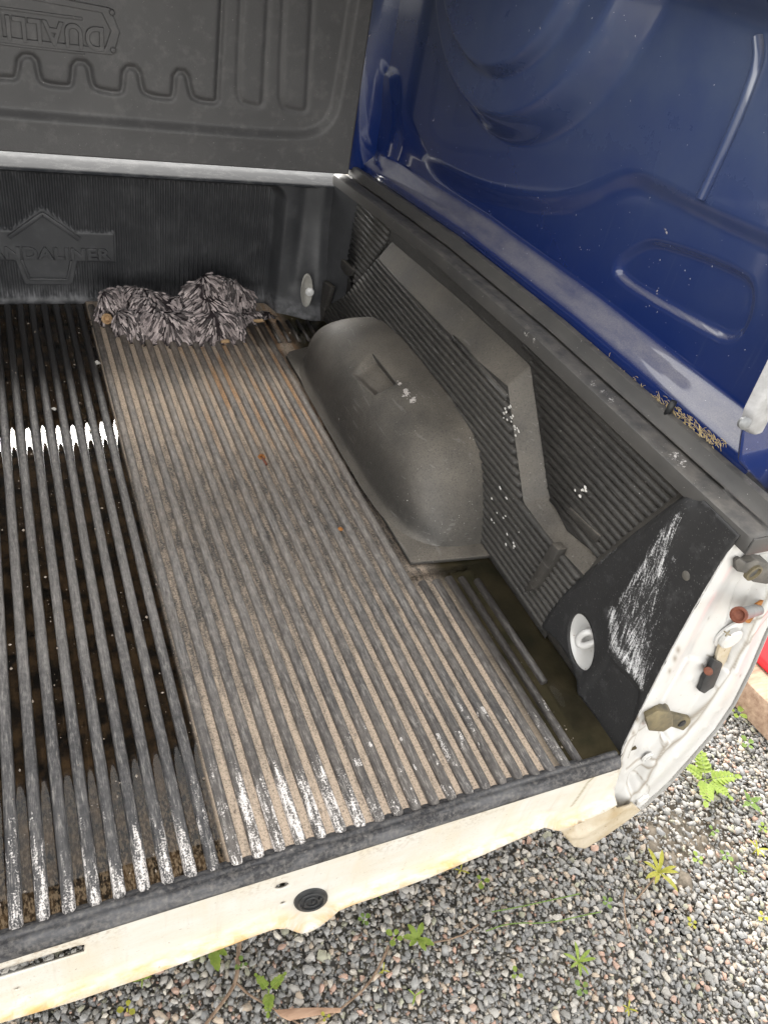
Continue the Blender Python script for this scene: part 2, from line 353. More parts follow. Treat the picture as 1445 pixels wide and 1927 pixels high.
def m_rail():
    n = NT("rail_cap_plastic"); b = n.noise(8, 5); g = n.noise(350, 3)
    c = n.mix(n.mr(b, .3, .7), (.052, .051, .051), (.085, .081, .076)); du = n.mul(n.mr(n.nz, .5, .95), n.mr(n.noise(40, 6, .7), .4, .7), .45); c = n.mix(du, c, (.22, .20, .175))
    a = n.att("paint"); v = n.noise(1, 6, .7, scl=(220, 330, 220)); p = n.mr(n.math('ADD', v, n.math('MULTIPLY', n.math('SUBTRACT', a, 1.0), .35)), .48, .51)
    sp = n.mr(n.noise(240, 2), .73, .75); c = n.mix(n.mul(sp, .7), c, (.5, .48, .45)); c = n.mix(p, c, (.66, .63, .60))
    n.bump(g, .2, .001); return n.fin(c, .5, .45)
def m_water():
    n = NT("puddle_water"); t = n.t
    n.b.inputs['Base Color'].default_value = (1, 1, 1, 1); n.b.inputs['Roughness'].default_value = 0.0
    n.b.inputs['IOR'].default_value = 1.33; n.b.inputs['Transmission Weight'].default_value = 1.0
    return n.m
def m_strand():
    n = NT("shaggy_strand"); r = n.isl
    big = n.mr(n.noise(22, 3), .35, .65); c = n.mix(n.mr(r, .25, .85), (.055, .045, .045), (.30, .25, .245)); c = n.mix(n.mul(n.mr(r, .3, .9), big), c, (.58, .50, .485)); n.b.inputs['Sheen Weight'].default_value = .3
    return n.fin(c, .85, .2)
def m_gravel():
    n = NT("crushed_stone"); a = n.attc("tint"); s = n.noise(260, 5, .7); c = n.mix(n.mr(s, .3, .75, 0, .5), a, (.42, .40, .37))
    n.bump(s, .5, .002); return n.fin(c, .9, .25)
def m_soil():
    n = NT("soil_between_stones"); s = n.noise(80, 6, .7); v = n.voro(62); c = n.mix(n.mr(s, .3, .7), (.20, .185, .155), (.34, .31, .26))
    c = n.mix(n.mr(v, .25, .6), (.17, .17, .17), c); n.bump(v, .8, .01); return n.fin(c, .95, .2)
def m_leaf(name, c0, c1):
    n = NT(name); s = n.noise(160, 5, .7); c = n.mix(n.mr(s, .3, .7), c0, c1); sp = n.mr(n.noise(70, 5, .7), .62, .72); c = n.mix(n.mul(sp, .6), c, (.30, .20, .08))
    n.b.inputs['Subsurface Weight'].default_value = 0.0
    tr = n.t.nodes.new('ShaderNodeBsdfTranslucent'); mx = n.t.nodes.new('ShaderNodeMixShader'); mx.inputs[0].default_value = .35
    n.set(tr.inputs[0], c); n.t.links.new(n.b.outputs[0], mx.inputs[1]); n.t.links.new(tr.outputs[0], mx.inputs[2]); n.t.links.new(mx.outputs[0], n.out.inputs[0])
    return n.fin(c, .5, .4)
MWR = m_wall('liner_plastic_dark', .28)  # darker copy of the same plastic, less dust colour, for ribs and wall fields
MW, MF, MU, MFL, MR, ML = m_wall(), m_front(), m_upper(), m_floor(), m_rib(), m_lip()
MP, MWH, MS, MT, MB, MRL = m_post(), m_white(), m_sill(), m_tanmetal(), m_blue(), m_rail()
MWA, MST, MG, MSO = m_water(), m_strand(), m_gravel(), m_soil()
def m_ledge():
    n = NT("dusty_ledge"); p = n.mr(n.noise(1, 6, .7, scl=(22, 40, 40)), .48, .62); g = n.mr(n.noise(300, 4, .7), .4, .6, .3, 1.0)
    return n.fin(n.mix(n.mul(p, g), (.018, .020, .024), (.070, .071, .074)), .75, .25)
LED = m_ledge()
RUB = m_simple("grey_rubber", (.05, .048, .045), (.13, .12, .105), 40, .7)
RUBT = m_simple("mud_stained_rubber", (.07, .062, .045), (.19, .155, .085), 30, .75)
RUST = m_simple("rust", (.13, .045, .015), (.42, .19, .06), 60, .9, .2)
RUSTD = m_simple("dark_red_rust", (.09, .022, .012), (.20, .07, .04), 90, .7, .4)
STEEL = m_simple("dull_steel", (.16, .165, .17), (.27, .275, .28), 50, .5, .5, .5)
BLK = m_simple("black_rubber", (.014, .015, .017), (.035, .036, .038), 60, .45)
SEAM = m_simple("seam_grime", (.10, .085, .06), (.22, .19, .14), 60, .8, .2)
DARK = m_simple("seam_sealer", (.16, .13, .08), (.34, .30, .22), 60, .8, .2)
CLEAR = m_simple("cloudy_lamp_plastic", (.20, .20, .20), (.46, .46, .47), 30, .3, .6, 0, .1)
WOOD = m_simple("weathered_timber", (.25, .16, .11), (.52, .38, .28), 1, .85, .2, 0, .6, (9, 60, 60), 7)
RED = m_simple("red_paint", (.45, .008, .012), (.52, .012, .02), 20, .25, .6, 0, .02)
BARK = m_simple("dry_bark", (.24, .14, .09), (.45, .30, .21), 1, .85, .2, 0, .4, (12, 60, 60))
TWIG = m_simple("twig_wood", (.13, .085, .055), (.30, .22, .16), 60, .85, .2)
FRAY = m_simple("frayed_backing", (.30, .19, .10), (.46, .32, .19), 90, .95, .1)
LG, LY, LF = m_leaf("leaf_green", (.12, .21, .045), (.24, .34, .09)), m_leaf("leaf_yellow", (.34, .36, .05), (.50, .46, .08)), m_leaf("leaf_fresh", (.20, .31, .05), (.34, .42, .09))

# ------------------------------------------------------------------ reference curves
XC = 0.077                                         # centre line of the bed
def zr(y): return np.interp(y, [.40, .58, 1.0, 1.4, 1.7, 2.05], [.462, .459, .456, .441, .418, .388])
def hump_bar(n=9, wdt=.0145, h=.0105, flat=.35):
    """cross-section of a rounded rib: list of (u, v)"""
    a = np.linspace(0, math.pi, n); return [(-wdt/2*math.copysign(abs(math.cos(t))**.7, math.cos(t)), h*math.sin(t)**.6) for t in a]
def rib_mesh(name, sec, mapf, L=1.0, endr=.008):
    """bar of unit length along y (0..L), tapered ends; sec (u,v); mapf(u,v,y)->xyz"""
    ys = [(0.0, .05), (.25*endr, .6), (endr, 1.0), (L-endr, 1.0), (L-.25*endr, .6), (L, .05)]
    V = []; n = len(sec)
    for y, k in ys:
        for u, v in sec: V.append(mapf(u*(.55+.45*k), v*k, y))
    Fc = [[i*n+j, i*n+j+1, (i+1)*n+j+1, (i+1)*n+j] for i in range(len(ys)-1) for j in range(n-1)]
    me = mesh(name, V, Fc); fixn(me); return me

# ================================================================== GROUND
S = 60.0
gm = obj("ground", [(-S, -S, GZ-.012), (S, -S, GZ-.012), (S, S, GZ-.012), (-S, S, GZ-.012)], [[0, 1, 2, 3]], MSO, None, False)
gm["kind"] = "structure"
def gravel():
    variants = []
    for k in range(26):
        bm = bmesh.new()
        for _ in range(13):
            v = Vector((rnd.gauss(0, 1), rnd.gauss(0, 1), rnd.gauss(0, 1))).normalized()*(.8+.35*rnd.random())
            bm.verts.new((v.x*(1+.3*rnd.random()), v.y*.85, v.z*.68))
        r = bmesh.ops.convex_hull(bm, input=bm.verts)
        bmesh.ops.delete(bm, geom=[g for g in r.get('geom_interior', []) if isinstance(g, bmesh.types.BMVert)], context='VERTS')
        bm.verts.index_update(); bm.verts.ensure_lookup_table()
        variants.append((np.array([v.co[:] for v in bm.verts]), np.array([[v.index for v in f.verts] for f in bm.faces if len(f.verts) == 3]))); bm.free()
    pts = []
    def lay(x0, x1, y0, y1, step, z, s0, s1):
        U, V = grid(np.arange(x0, x1, step), np.arange(y0, y1, step))
        n = len(U); U = U+rng.uniform(-.55, .55, n)*step; V = V+rng.uniform(-.55, .55, n)*step
        s = rng.uniform(s0, s1, n)*np.where(rng.random(n) < .08, 1.45, 1.0)
        keep = ~((U < .9) & (V > .85))
        # a scraped, stone-poor patch of soil beside the wheel arch
        soil = np.exp(-(((U-1.13)/.10)**2+((V-.42)/.09)**2)); keep &= rng.random(n) > soil*.75
        for a, b, c in zip(U[keep], V[keep], s[keep]): pts.append((a, b, z+rng.uniform(-.0025, .0025), c))
    lay(-.35, 1.75, -.35, .95, .0116, GZ-.002, .0042, .0078)
    lay(-.35, 1.75, -.35, .95, .0135, GZ+.003, .0046, .0092)
    lay(-.35, 1.75, -.35, .80, .0090, GZ-.004, .0026, .0050)
    lay(-.35, 1.75, -.35, .80, .0080, GZ+.0005, .0022, .0042)
    lay(-.60, -.35, -.55, .9, .018, GZ, .008, .012); lay(1.75, 2.2, -.45, 1.9, .018, GZ, .008, .012); lay(-.35, 1.75, -.60, -.35, .018, GZ, .008, .012)
    lay(1.0, 1.75, .95, 1.9, .018, GZ-.001, .008, .012)
    pal = np.array([(.205, .21, .215), (.275, .275, .272), (.37, .355, .33), (.25, .25, .24), (.42, .395, .36), (.46, .37, .28), (.48, .30, .225), (.55, .51, .44), (.33, .33, .24)])
    pw = np.array([.19, .20, .17, .12, .10, .07, .05, .06, .05]); pw /= pw.sum()
    VV, FF, CC = [], [], []; b = 0
    for (x, y, z, s) in pts:
        v, f = variants[rng.integers(len(variants))]
        q = rng.normal(size=4); q /= np.linalg.norm(q); a, i, j, k = q
        Rr = np.array([[1-2*(j*j+k*k), 2*(i*j-k*a), 2*(i*k+j*a)], [2*(i*j+k*a), 1-2*(i*i+k*k), 2*(j*k-i*a)], [2*(i*k-j*a), 2*(j*k+i*a), 1-2*(i*i+j*j)]])
        VV.append((v*s@Rr.T)*(1, 1, .62)+(x, y, z)); FF.append(f+b); b += len(v)
        c = pal[rng.choice(len(pal), p=pw)]*rng.uniform(.8, 1.25); CC.append(np.tile((*c, 1), (len(v), 1)))
    V = np.vstack(VV); Fa = np.vstack(FF); Cc = np.vstack(CC).astype(np.float32)
    me = bpy.data.meshes.new("gravel"); me.vertices.add(len(V)); me.vertices.foreach_set('co', V.ravel().astype(np.float32))
    me.loops.add(len(Fa)*3); me.loops.foreach_set('vertex_index', Fa.ravel().astype(np.int32))
    me.polygons.add(len(Fa)); me.polygons.foreach_set('loop_start', (np.arange(len(Fa))*3).astype(np.int32))
    me.update(calc_edges=True); me.validate()
    ca = me.attributes.new("tint", 'FLOAT_COLOR', 'POINT'); ca.data.foreach_set('color', Cc.ravel())
    o = link("gravel", me, MG); o["kind"] = "stuff"; o["label"] = "grey crushed stone gravel covering the ground"; o["category"] = "gravel"
gravel()
def soil_patch():
    us = np.linspace(-.17, .17, 60); U, V = grid(us, us); r = np.hypot(U, V)/.17
    h = np.zeros(len(U))
    for k in range(40):
        a, b, s, q = rnd.uniform(-.14, .14), rnd.uniform(-.14, .14), rnd.uniform(.008, .03), rnd.uniform(.003, .014)
        h += q*np.exp(-((U-a)**2+(V-b)**2)/s**2)
    z = GZ-.012+(h+rng.normal(0, .0012, len(U)))*smooth(1.0, .6, r)
    o = obj("soil_mound", np.stack([1.13+U, .42+V, z], 1), gridfaces(60, 60), m_simple("loose_soil", (.10, .086, .066), (.24, .205, .165), 70, .95, .2, 0, .8))
    o["kind"] = "stuff"; o["label"] = "bare loose brown soil scraped up beside the white corner"; o["category"] = "soil"
soil_patch()

# ================================================================== WHITE PICKUP BED
bed = thing("pickup_bed", "white pickup truck bed standing on the gravel, tailgate removed", "truck bed", (XC, 1.2, GZ))
def px2(pts, axis, val, keep):
    return [tuple(hit(p, axis, val)[k] for k in keep) for p in pts]
YS = .428
sill_top = [(-.70, -.002), (.79, -.002)]
sill_bot = [(0, 1898), (140, 1858), (271, 1814), (436, 1753), (490, 1733), (513, 1726), (533, 1726), (548, 1732), (560, 1736), (576, 1733), (594, 1724), (612, 1710), (632, 1692), (660, 1681), (700, 1668), (800, 1632), (900, 1590), (1013, 1540), (1030, 1545), (1043, 1547), (1128, 1511), (1150, 1498)]
sb = px2(sill_bot, 1, YS, (0, 2)); sb = [(-.70, sb[0][1]-.004)]+sb
slot = px2([(160, 1775), (159, 1790), (0, 1838), (-300, 1930), (-300, 1914), (0, 1822), (146, 1777)], 1, YS, (0, 2))
h1 = px2(ell(530, 1665, 14, 5.5, -.3, 14), 1, YS, (0, 2)); h2 = px2(ell(532, 1697, 5.5, 2.6, -.3, 10), 1, YS, (0, 2)); h3 = px2(ell(33, 1858, 6, 2.2, -.3, 10), 1, YS, (0, 2))
gro = px2(ell(584, 1690, 33, 20, -.30, 32), 1, YS, (0, 2)); groh = px2(ell(584, 1690, 28, 16.5, -.30, 32), 1, YS, (0, 2))
ol = sill_top+sb[::-1]
V2, T = cdt(dense(ol, .012, True), [slot, h1, h2, h3, groh], .005)
bot = np.array(sb); ed = dline(V2, bot)
yy = YS+smooth(.030, .0, ed)*-.0+smooth(.022, .012, ed)*-.006-smooth(.010, 0, ed)*.010
V3 = np.stack([V2[:, 0], yy, V2[:, 1]], 1)
sill = obj("rear_sill", V3, T, MS, bed); fixn(sill.data); solidify(sill, .0035, 0)
attr(sill, "edge", smooth(.042, .004, ed))
def plate2(name, pts, y0, y1, mat, par, bevel=.0015):
    return prism(name, [(x, y0, z) for x, z in pts], (0, y1-y0, 0), mat, par, bevel)
g = plate2("drain_grommet", gro, YS-.005, YS+.006, BLK, bed, .003)
ctr = np.array(gro).mean(0)
for k, s in ((0, .72), (1, .40)):
    loop = ctr+(np.array(gro)-ctr)*s; P = np.array([(x, YS-.0058, z) for x, z in np.vstack([loop, loop[:2]])]); tube("grommet_ridge", P, .0016, BLK, g, 6)
for dx in (-.010, .002, .013): box("grommet_tab", (ctr[0]+dx-.002, YS-.008, ctr[1]-.004+dx*.3), (ctr[0]+dx+.002, YS-.003, ctr[1]+.004+dx*.3), BLK, g, .0008)
# second, inner skin behind the sill, seen through the slot, and the floor underside
box("cross_member", (-.70, YS+.10, -.12), (.78, YS+.16, -.02), m_simple("under_paint", (.30, .30, .29), (.42, .41, .39), 20), bed, .004)
# body seam across the sill's right end
seam = [hit(p, 1, YS-.003) for p in chaikin([(1160, 1432), (1140, 1448), (1108, 1470), (1095, 1492), (1076, 1518)], 2)]
ss_ = np.exp(-(dline(V2, [(q[0], q[2]) for q in seam])/.0022)**2); attr(sill, "seam", ss_)
# ---- corner post (rear face of the bedside)
YP = .445
def hpo(p, y):
    """photo pixel on the leaning plane of the post, offset y-YP towards the bed"""
    d = RM @ np.array([p[0]-CX, p[1]-CY, F]); t = (y+.06*CAM[2]-CAM[1])/(d[1]-.06*d[2]); return CAM+d*t
def px2p(pts, y): return [tuple(hpo(p, y)[k] for k in (0, 2)) for p in pts]
post_px = [(1161, 1436), (1172, 1404), (1200, 1347), (1230, 1287), (1262, 1224), (1300, 1156), (1340, 1087), (1368, 1040), (1384, 1018), (1400, 1009), (1420, 1006), (1445, 990), (1560, 945), (1560, 1000), (1510, 1080), (1478, 1135), (1445, 1194), (1416, 1262), (1382, 1329), (1348, 1379), (1312, 1420), (1260, 1478), (1204, 1529), (1165, 1553), (1140, 1530), (1128, 1505)]
po = px2p(post_px, YP)
hole_b = px2p(ell(1268, 1384, 4.5, 7, .5, 12), YP)
V2, T = cdt(dense(po, .005, True), [hole_b], .0026)
V3 = np.stack([V2[:, 0], YP+.06*V2[:, 1], V2[:, 1]], 1); PX = projv(V3)
inner = post_px[0:11]; outer = post_px[12:24]
seamline = [(1500, 1030), (1470, 1085), (1442, 1125), (1418, 1178), (1392, 1232), (1352, 1298), (1300, 1372), (1262, 1408), (1236, 1440), (1212, 1480), (1170, 1520)]
di = dline(PX, inner); ds = dline(PX, seamline)
side = sdpoly(PX, seamline+[(1165, 1560), (1210, 1530), (1320, 1425), (1395, 1335), (1450, 1200), (1600, 950)])
dep = .016*smooth(16, 52, di)*smooth(0, -1, -np.abs(side)*0-1)            # recess from the inner flange
dep = .016*smooth(14, 50, di); dep = np.where(side < 0, .004, dep)
dep = np.where(side < 0, -.002+.010*smooth(34, 2, dline(PX, outer)), .018*smooth(12, 58, di)*smooth(0, 9, side)+(-.002)*smooth(9, 0, side))
dep += .004*np.exp(-(ds/3.0)**2)
# pressed panels and ridges
for poly, amt in (([(1225, 1338), (1290, 1372), (1246, 1436), (1176, 1454), (1185, 1420), (1205, 1360)], .004), ([(1400, 1120), (1445, 1060), (1500, 1050), (1470, 1085), (1440, 1125), (1402, 1190), (1380, 1190)], .005), ([(1345, 1260), (1372, 1265), (1340, 1310), (1290, 1372), (1240, 1340), (1300, 1250)], -.004)):
    dep += amt*smooth(3, -3, sdpoly(PX, poly))
dep += .004*np.exp(-(dline(PX, [(1212, 1362), (1256, 1382), (1262, 1400)])/3)**2)
dep += .003*np.exp(-(dline(PX, [(1192, 1505), (1196, 1470), (1218, 1462), (1240, 1440)])/5)**2)
for p in ((1390, 1215), (1383, 1262), (1351, 1335), (1326, 1366), (1308, 1290), (1270, 1352+70), (1448, 1140), (1406, 1205)):
    dep += -.002*np.exp(-(np.hypot(PX[:, 0]-p[0], PX[:, 1]-p[1])/5)**2)
V3[:, 1] += dep
post = obj("corner_post", V3, T, MWH, bed); fixn(post.data); solidify(post, .003, 0)
sm_ = np.zeros(len(PX))
for ln, wd in ((seamline, 1.9), ([(1445, 1148), (1410, 1178), (1386, 1218), (1376, 1250), (1366, 1258), (1342, 1248)], 1.8), ([(1452, 1160), (1420, 1186), (1394, 1228), (1380, 1256)], 1.5), ([(1330, 1262), (1352, 1293), (1346, 1306), (1318, 1342), (1296, 1368)], 1.9),
               ([(1168, 1428), (1178, 1398), (1192, 1380), (1222, 1374)], 1.8), ([(1248, 1380), (1258, 1412), (1236, 1440), (1180, 1452)], 1.5), ([(1188, 1502), (1192, 1468), (1210, 1456), (1228, 1452), (1246, 1424), (1262, 1404)], 1.7), ([(1212, 1510), (1224, 1492), (1216, 1472), (1198, 1466)], 1.6), ([(1165, 1552), (1182, 1528), (1210, 1512)], 1.6), ([(1205, 1360), (1180, 1425)], 1.2)):
    q = dline(PX, chaikin(ln, 1)); sm_ = np.maximum(sm_, .85*np.exp(-(q/(wd*.78))**2))
for x, y, r in ((1274, 1222, 4), (1268, 1238, 4), (1258, 1262, 3), (1198, 1352, 4), (1190, 1378, 3), (1384, 1052, 3), (1167, 1436, 4), (1395, 1275, 2), (1345, 1178, 2), (1164, 1478, 3)): sm_ = np.maximum(sm_, .9*np.exp(-(np.hypot(PX[:, 0]-x, (PX[:, 1]-y)*.6)/r)**2))
attr(post, "seam", sm_)
# outer skin of the bedside: bulges outwards ahead of the rim, closes to the wheel arch
op = np.array([hpo(p, YP+.002) for p in dense(outer+[(1165, 1553)], 14)]); n = len(op)
rows = []
for y, k in ((0, 0), (.006, .004), (.02, .012), (.05, .030), (.10, .044), (.22, .055), (.5, .06), (1.0, .06)):
    low = smooth(.0, -.2, op[:, 2])
    q = op.copy(); q[:, 1] += y; q[:, 0] += k*(.35+1.0*low*smooth(-.345, -.26, op[:, 2])); q[:, 2] = np.maximum(q[:, 2]-k*.55*low, GZ+.004); rows.append(q)
V = np.vstack(rows); osk = obj("outer_panel", V, gridfaces(len(rows), n), MWH, bed); fixn(osk.data)
# lower rear bracket, tan with road dirt
bp = [(1040, 1546), (1100, 1522), (1132, 1508), (1146, 1500), (1160, 1520), (1186, 1508), (1204, 1524), (1176, 1546), (1136, 1574), (1100, 1596), (1078, 1592)]
b2 = px2p(bp, YP-.006); V2, T = cdt(dense(b2, .004, True), [px2p(ell(1089, 1538, 3, 6, .2, 10), YP-.006)], .003)
V3 = np.stack([V2[:, 0], YP-.006+.06*V2[:, 1], V2[:, 1]], 1); PX = projv(V3)
rec = sdpoly(PX, [(1062, 1540), (1130, 1514), (1142, 1508), (1150, 1522), (1100, 1560), (1084, 1562)])
V3[:, 1] += .016*smooth(5, -6, rec)-.005*np.exp(-(dline(PX, [(1070, 1572), (1094, 1570), (1150, 1534), (1182, 1512)])/4)**2)
br = obj("corner_bracket", V3, T, MT, bed); fixn(br.data); solidify(br, .003, 0)
# hardware on the post
yb = YP+.016
bolt = hpo((1196, 1490), yb)
lathe("square_bolt", [(.021, 0), (.021, .003), (.015, .004), (.0148, .018), (.011, .022), (.001, .020)], bolt, (0.05, -1, .1), MWH, bed, 6)
cb = hpo((1218, 1424), yb); lathe("plug", [(.013, 0), (.012, .003), (.009, .004), (.0085, .0015), (.004, .001), (.004, .004), (.001, .0045)], cb, (0, -1, 0), MWH, bed, 24)
def front_prism(name, pxs, yf, depth, mat, par, bevel=.003):
    return prism(name, [hpo(q, yf) for q in pxs], (depth*.7, depth, -depth*.5), mat, par, bevel)
bs = front_prism("rubber_bump_stop", [(1214, 1350), (1236, 1338), (1258, 1340), (1266, 1348), (1266, 1366), (1248, 1378), (1220, 1376)], YP-.014, .045, RUBT, bed, .0025)
front_prism("mounting_foot", [(1256, 1342), (1298, 1352), (1303, 1372), (1292, 1378), (1262, 1368)], YP+.004, .028, RUBT, bs, .002)
lathe("screw", [(.0075, -.002), (.0075, .002), (.004, .0035), (.001, .0035)], hpo((1282, 1361), YP+.004), (0, -1, 0), BLK, bs, 16)
bs2 = front_prism("rubber_bump_stop", [(1382, 1056), (1391, 1050), (1404, 1060), (1420, 1054), (1446, 1060), (1480, 1092), (1440, 1100), (1416, 1096), (1404, 1080), (1386, 1076)], YP-.010, .042, RUB, bed, .0022)
lathe("cup", [(.013, -.004), (.013, .002), (.010, .003), (.0085, -.002), (.001, -.003)], hpo((1417, 1078), YP-.011), (0, -1, 0), RUBT, bs2, 20)
st = hpo((1426, 1147), yb-.010)
lathe("rusty_washer", [(.026, 0), (.026, .003), (.012, .004), (.001, .004)], st, (0, -1, 0), RUST, bed, 28)
e = hpo((1386, 1158), yb-.062); axl = Vector(e-st).length; ax = Vector(e-st).normalized()
lathe("striker_pin", [(.0088, 0), (.0088, axl*.86), (.0100, axl*.88), (.0100, axl*.9)], st, ax, STEEL, bed, 20)
lathe("rusty_pin_end", [(.0100, 0), (.0112, .003), (.0112, .010), (.0085, .0115), (.0055, .008), (.001, .007)], np.array(st)+np.array(ax)*axl*.88, ax, RUSTD, bed, 20)
hp = hpo((1370, 1192), yb)
hinge = lathe("latch_washer", [(.027, 0), (.027, .003), (.022, .0045), (.001, .0045)], hp, (0, -1, 0), MWH, bed, 28)
lathe("latch_bolt", [(.019, .003), (.019, .010), (.0165, .012), (.001, .012)], hp+np.array([-.004, -.002, 0]), (0, -1, 0), MWH, bed, 24)
for a, b in (((1362, 1188), (1374, 1196)), ((1364, 1197), (1372, 1187))):
    tube("bolt_cross", [hpo(a, yb-.0145), hpo(b, yb-.0145)], .0012, DARK, hinge, 5)
arm = [(1352, 1200), (1372, 1212), (1362, 1238), (1348, 1262), (1338, 1258), (1344, 1228)]
prism("latch_arm", [hpo(p, yb-.002) for p in arm], (0, -.006, 0), MT, bed, .0015)
la = prism("latch_tip", [hpo(p, yb-.004) for p in [(1336, 1234), (1353, 1242), (1346, 1262), (1336, 1286), (1326, 1292), (1318, 1298), (1308, 1293), (1312, 1286), (1316, 1272), (1326, 1256)]], (0, -.009, 0), BLK, bed, .002)
prism("rust_patch", [hpo(p, yb-.0128) for p in ell(1331, 1262, 9, 8, .4, 12)], (0, -.002, 0), RUSTD, la, .0008)
# white top edge of the bed rail showing beside the liner
P = [hit(p, 0, .803) for p in ((1329, 943), (1338, 937), (1402, 996), (1392, 1008))]
prism("rail_edge", P, (.012, 0, 0), MWH, bed, .002)

# ================================================================== BLACK BED LINER (in the white bed)
liner = thing("bed_liner", "ribbed black plastic liner dusty and wet inside the white truck bed", "bed liner", (XC, 1.2, 0))
# ---- floor
xs = np.concatenate([np.arange(XC-.735, .150, .02), np.linspace(.153, .170, 8), np.arange(.18, .812, .012), [.812, .835]])
ys = np.concatenate([np.linspace(.446, .50, 7), np.arange(.52, 2.06, .02), [2.07]])
U, V = grid(xs, ys)
dryb = smooth(.158, .163, U)*np.where(V < .88, smooth(.705, .695, U), np.where(V > 1.80, smooth(.56, .54, U), smooth(.612, .606, U)))
# mirrored left side is as dry as the right one beyond the wet middle
dryb = np.maximum(dryb, smooth(-.212, -.217, U))
Z = -.001+.0068*dryb
fl = obj("floor_panel", np.stack([U, V, Z], 1), gridfaces(len(xs), len(ys)), MFL, liner); solidify(fl, .004, -1)
sec = hump_bar(); PITCH = .0287; RL = 1.0
rib0 = rib_mesh("rib", sec, lambda u, v, y: (u, y, v))
rib0.materials.append(MR)
def add_rib(x, y0, y1, z, parent, me=rib0, sx=1.0, sz=1.0):
    o = bpy.data.objects.new("rib", me); COL.objects.link(o); setpar(o, parent)
    o.location = (x, y0, z); o.scale = (sx, (y1-y0), sz); return o
x0 = .1735
for k in range(-30, 22):
    x = x0+k*PITCH
    if x > .775 or x < XC-.70: continue
    wet = k < 0 and x > -.20
    z = -.002; yend = 2.045 if wet else 2.03
    if x < .605 and x > 2*XC-.605:
        y1 = yend-rnd.uniform(0, .004)
        add_rib(x, .442, y1, z if wet else .0040, fl, sx=1.10 if wet else 1.14, sz=1.18 if wet else 1.15)
    elif x >= .605:
        near = {True: .875, False: .875}[x < .7]
        iso = x > .70
        ya, yb2 = (.442, .872) if x < .735 else (.60, .862)
        add_rib(x, ya, yb2-rnd.uniform(0, .006), -.002 if iso else .0040, fl, sx=.9 if iso else 1.12, sz=1.05 if iso else .92)
        if x < .76: add_rib(x, 1.80+rnd.uniform(0, .012), 1.93, -.002, fl, sx=.7, sz=.95)
    else:
        add_rib(x, .442, .872, .0040, fl, sx=1.12, sz=.92)
# edge strip between the wet middle and the dry side
# ---- rear lip over the sill
prof = [(.4535, -.002), (.4505, .006), (.448, .0110), (.4445, .0130), (.441, .0126), (.4390, .0108), (.4365, .0124), (.432, .0112), (.4275, .0062), (.4235, .0004), (.4235, -.006)]
xs = np.arange(XC-.72, .788, .006); U = np.repeat(xs, len(prof)); P = np.tile(np.array(prof), (len(xs), 1))
wob = np.interp(U, xs, np.convolve(rng.normal(0, 1, len(xs)+20), np.ones(21)/21, 'valid')[:len(xs)])*.0025
lip = obj("rear_lip", np.stack([U, P[:, 0], P[:, 1]+wob*(P[:, 1] > 0.002)], 1), gridfaces(len(xs), len(prof)), ML, liner); fixn(lip.data); solidify(lip, .003, -1)
# scalloped ends of the channels
sc = rib_mesh("channel_end", hump_bar(7, .020, .012), lambda u, v, y: (u, y, v), 1.0, .3); sc.materials.append(ML)
for k in range(-17, 21):
    x = x0+(k+.5)*PITCH
    if x > .72: continue
    o = bpy.data.objects.new("channel_end", sc); COL.objects.link(o); setpar(o, lip); o.location = (x, .434, -.003); o.scale = (1.35, .022+.006*rnd.random(), .95)
# ---- front wall: recess, rounded opening, corrugation, smooth logo plate
xs = np.concatenate([np.arange(XC-.73, -.12, .006), np.arange(-.12, .67, .0016), np.arange(.67, .815, .004)]); zs = np.concatenate([np.linspace(-.008, .02, 7), np.arange(.023, .3515, .0028), [.3535, .356]])
U, Z = grid(xs, zs)
xm = np.abs(U-XC)
def rbox(u, v, cx, cy, hx, hy, r):
    qx = np.abs(u-cx)-hx+r; qy = np.abs(v-cy)-hy+r
    return np.hypot(np.maximum(qx, 0), np.maximum(qy, 0))+np.minimum(np.maximum(qx, qy), 0)-r
so = rbox(xm, Z, 0, .18, .592, .165, .035)
so = np.where(Z < .10, np.maximum(xm-.592, so*0-1), so)
rec = smooth(.012, -.014, so)
front_y = 2.003-.05*smooth(.30, .02, Z)*smooth(.60, .70, xm)          # flange bulges towards the bottom corner
front_y = front_y-.018*smooth(.04, 0, Z)
flute = .012*np.exp(-((xm-.655)/.022)**2)-.006*np.exp(-((xm-.705)/.018)**2)
front_y = front_y+flute*smooth(.03, .10, Z)
Y = front_y*(1-rec)+(2.058-.006*smooth(.03, 0, Z))*rec
# horizontal ledge on top: lip rolls back
back = smooth(.350, .386, Z)

logo = np.minimum(rbox(U, Z, XC, .155, .166, .0395, .003), sdpoly(np.stack([U, Z], 1), [(XC-.078, .178), (XC, .240), (XC+.078, .178), (XC+.05, .062), (XC-.05, .062)])-.010)
corr = .0046*np.cos(2*math.pi*(U-XC)/.0125)*smooth(-.004, -.022, so)*smooth(.0, .002, logo)*smooth(.012, .03, Z)
Y = Y+corr*np.where(Z < .35, 1, 0)-.0068*smooth(.002, -.002, logo)*rec
fr = obj("front_panel", np.stack([U, Y, Z], 1), gridfaces(len(xs), len(zs), True), MF, liner); fixn(fr.data); attr(fr, "paint", np.zeros(len(U)))
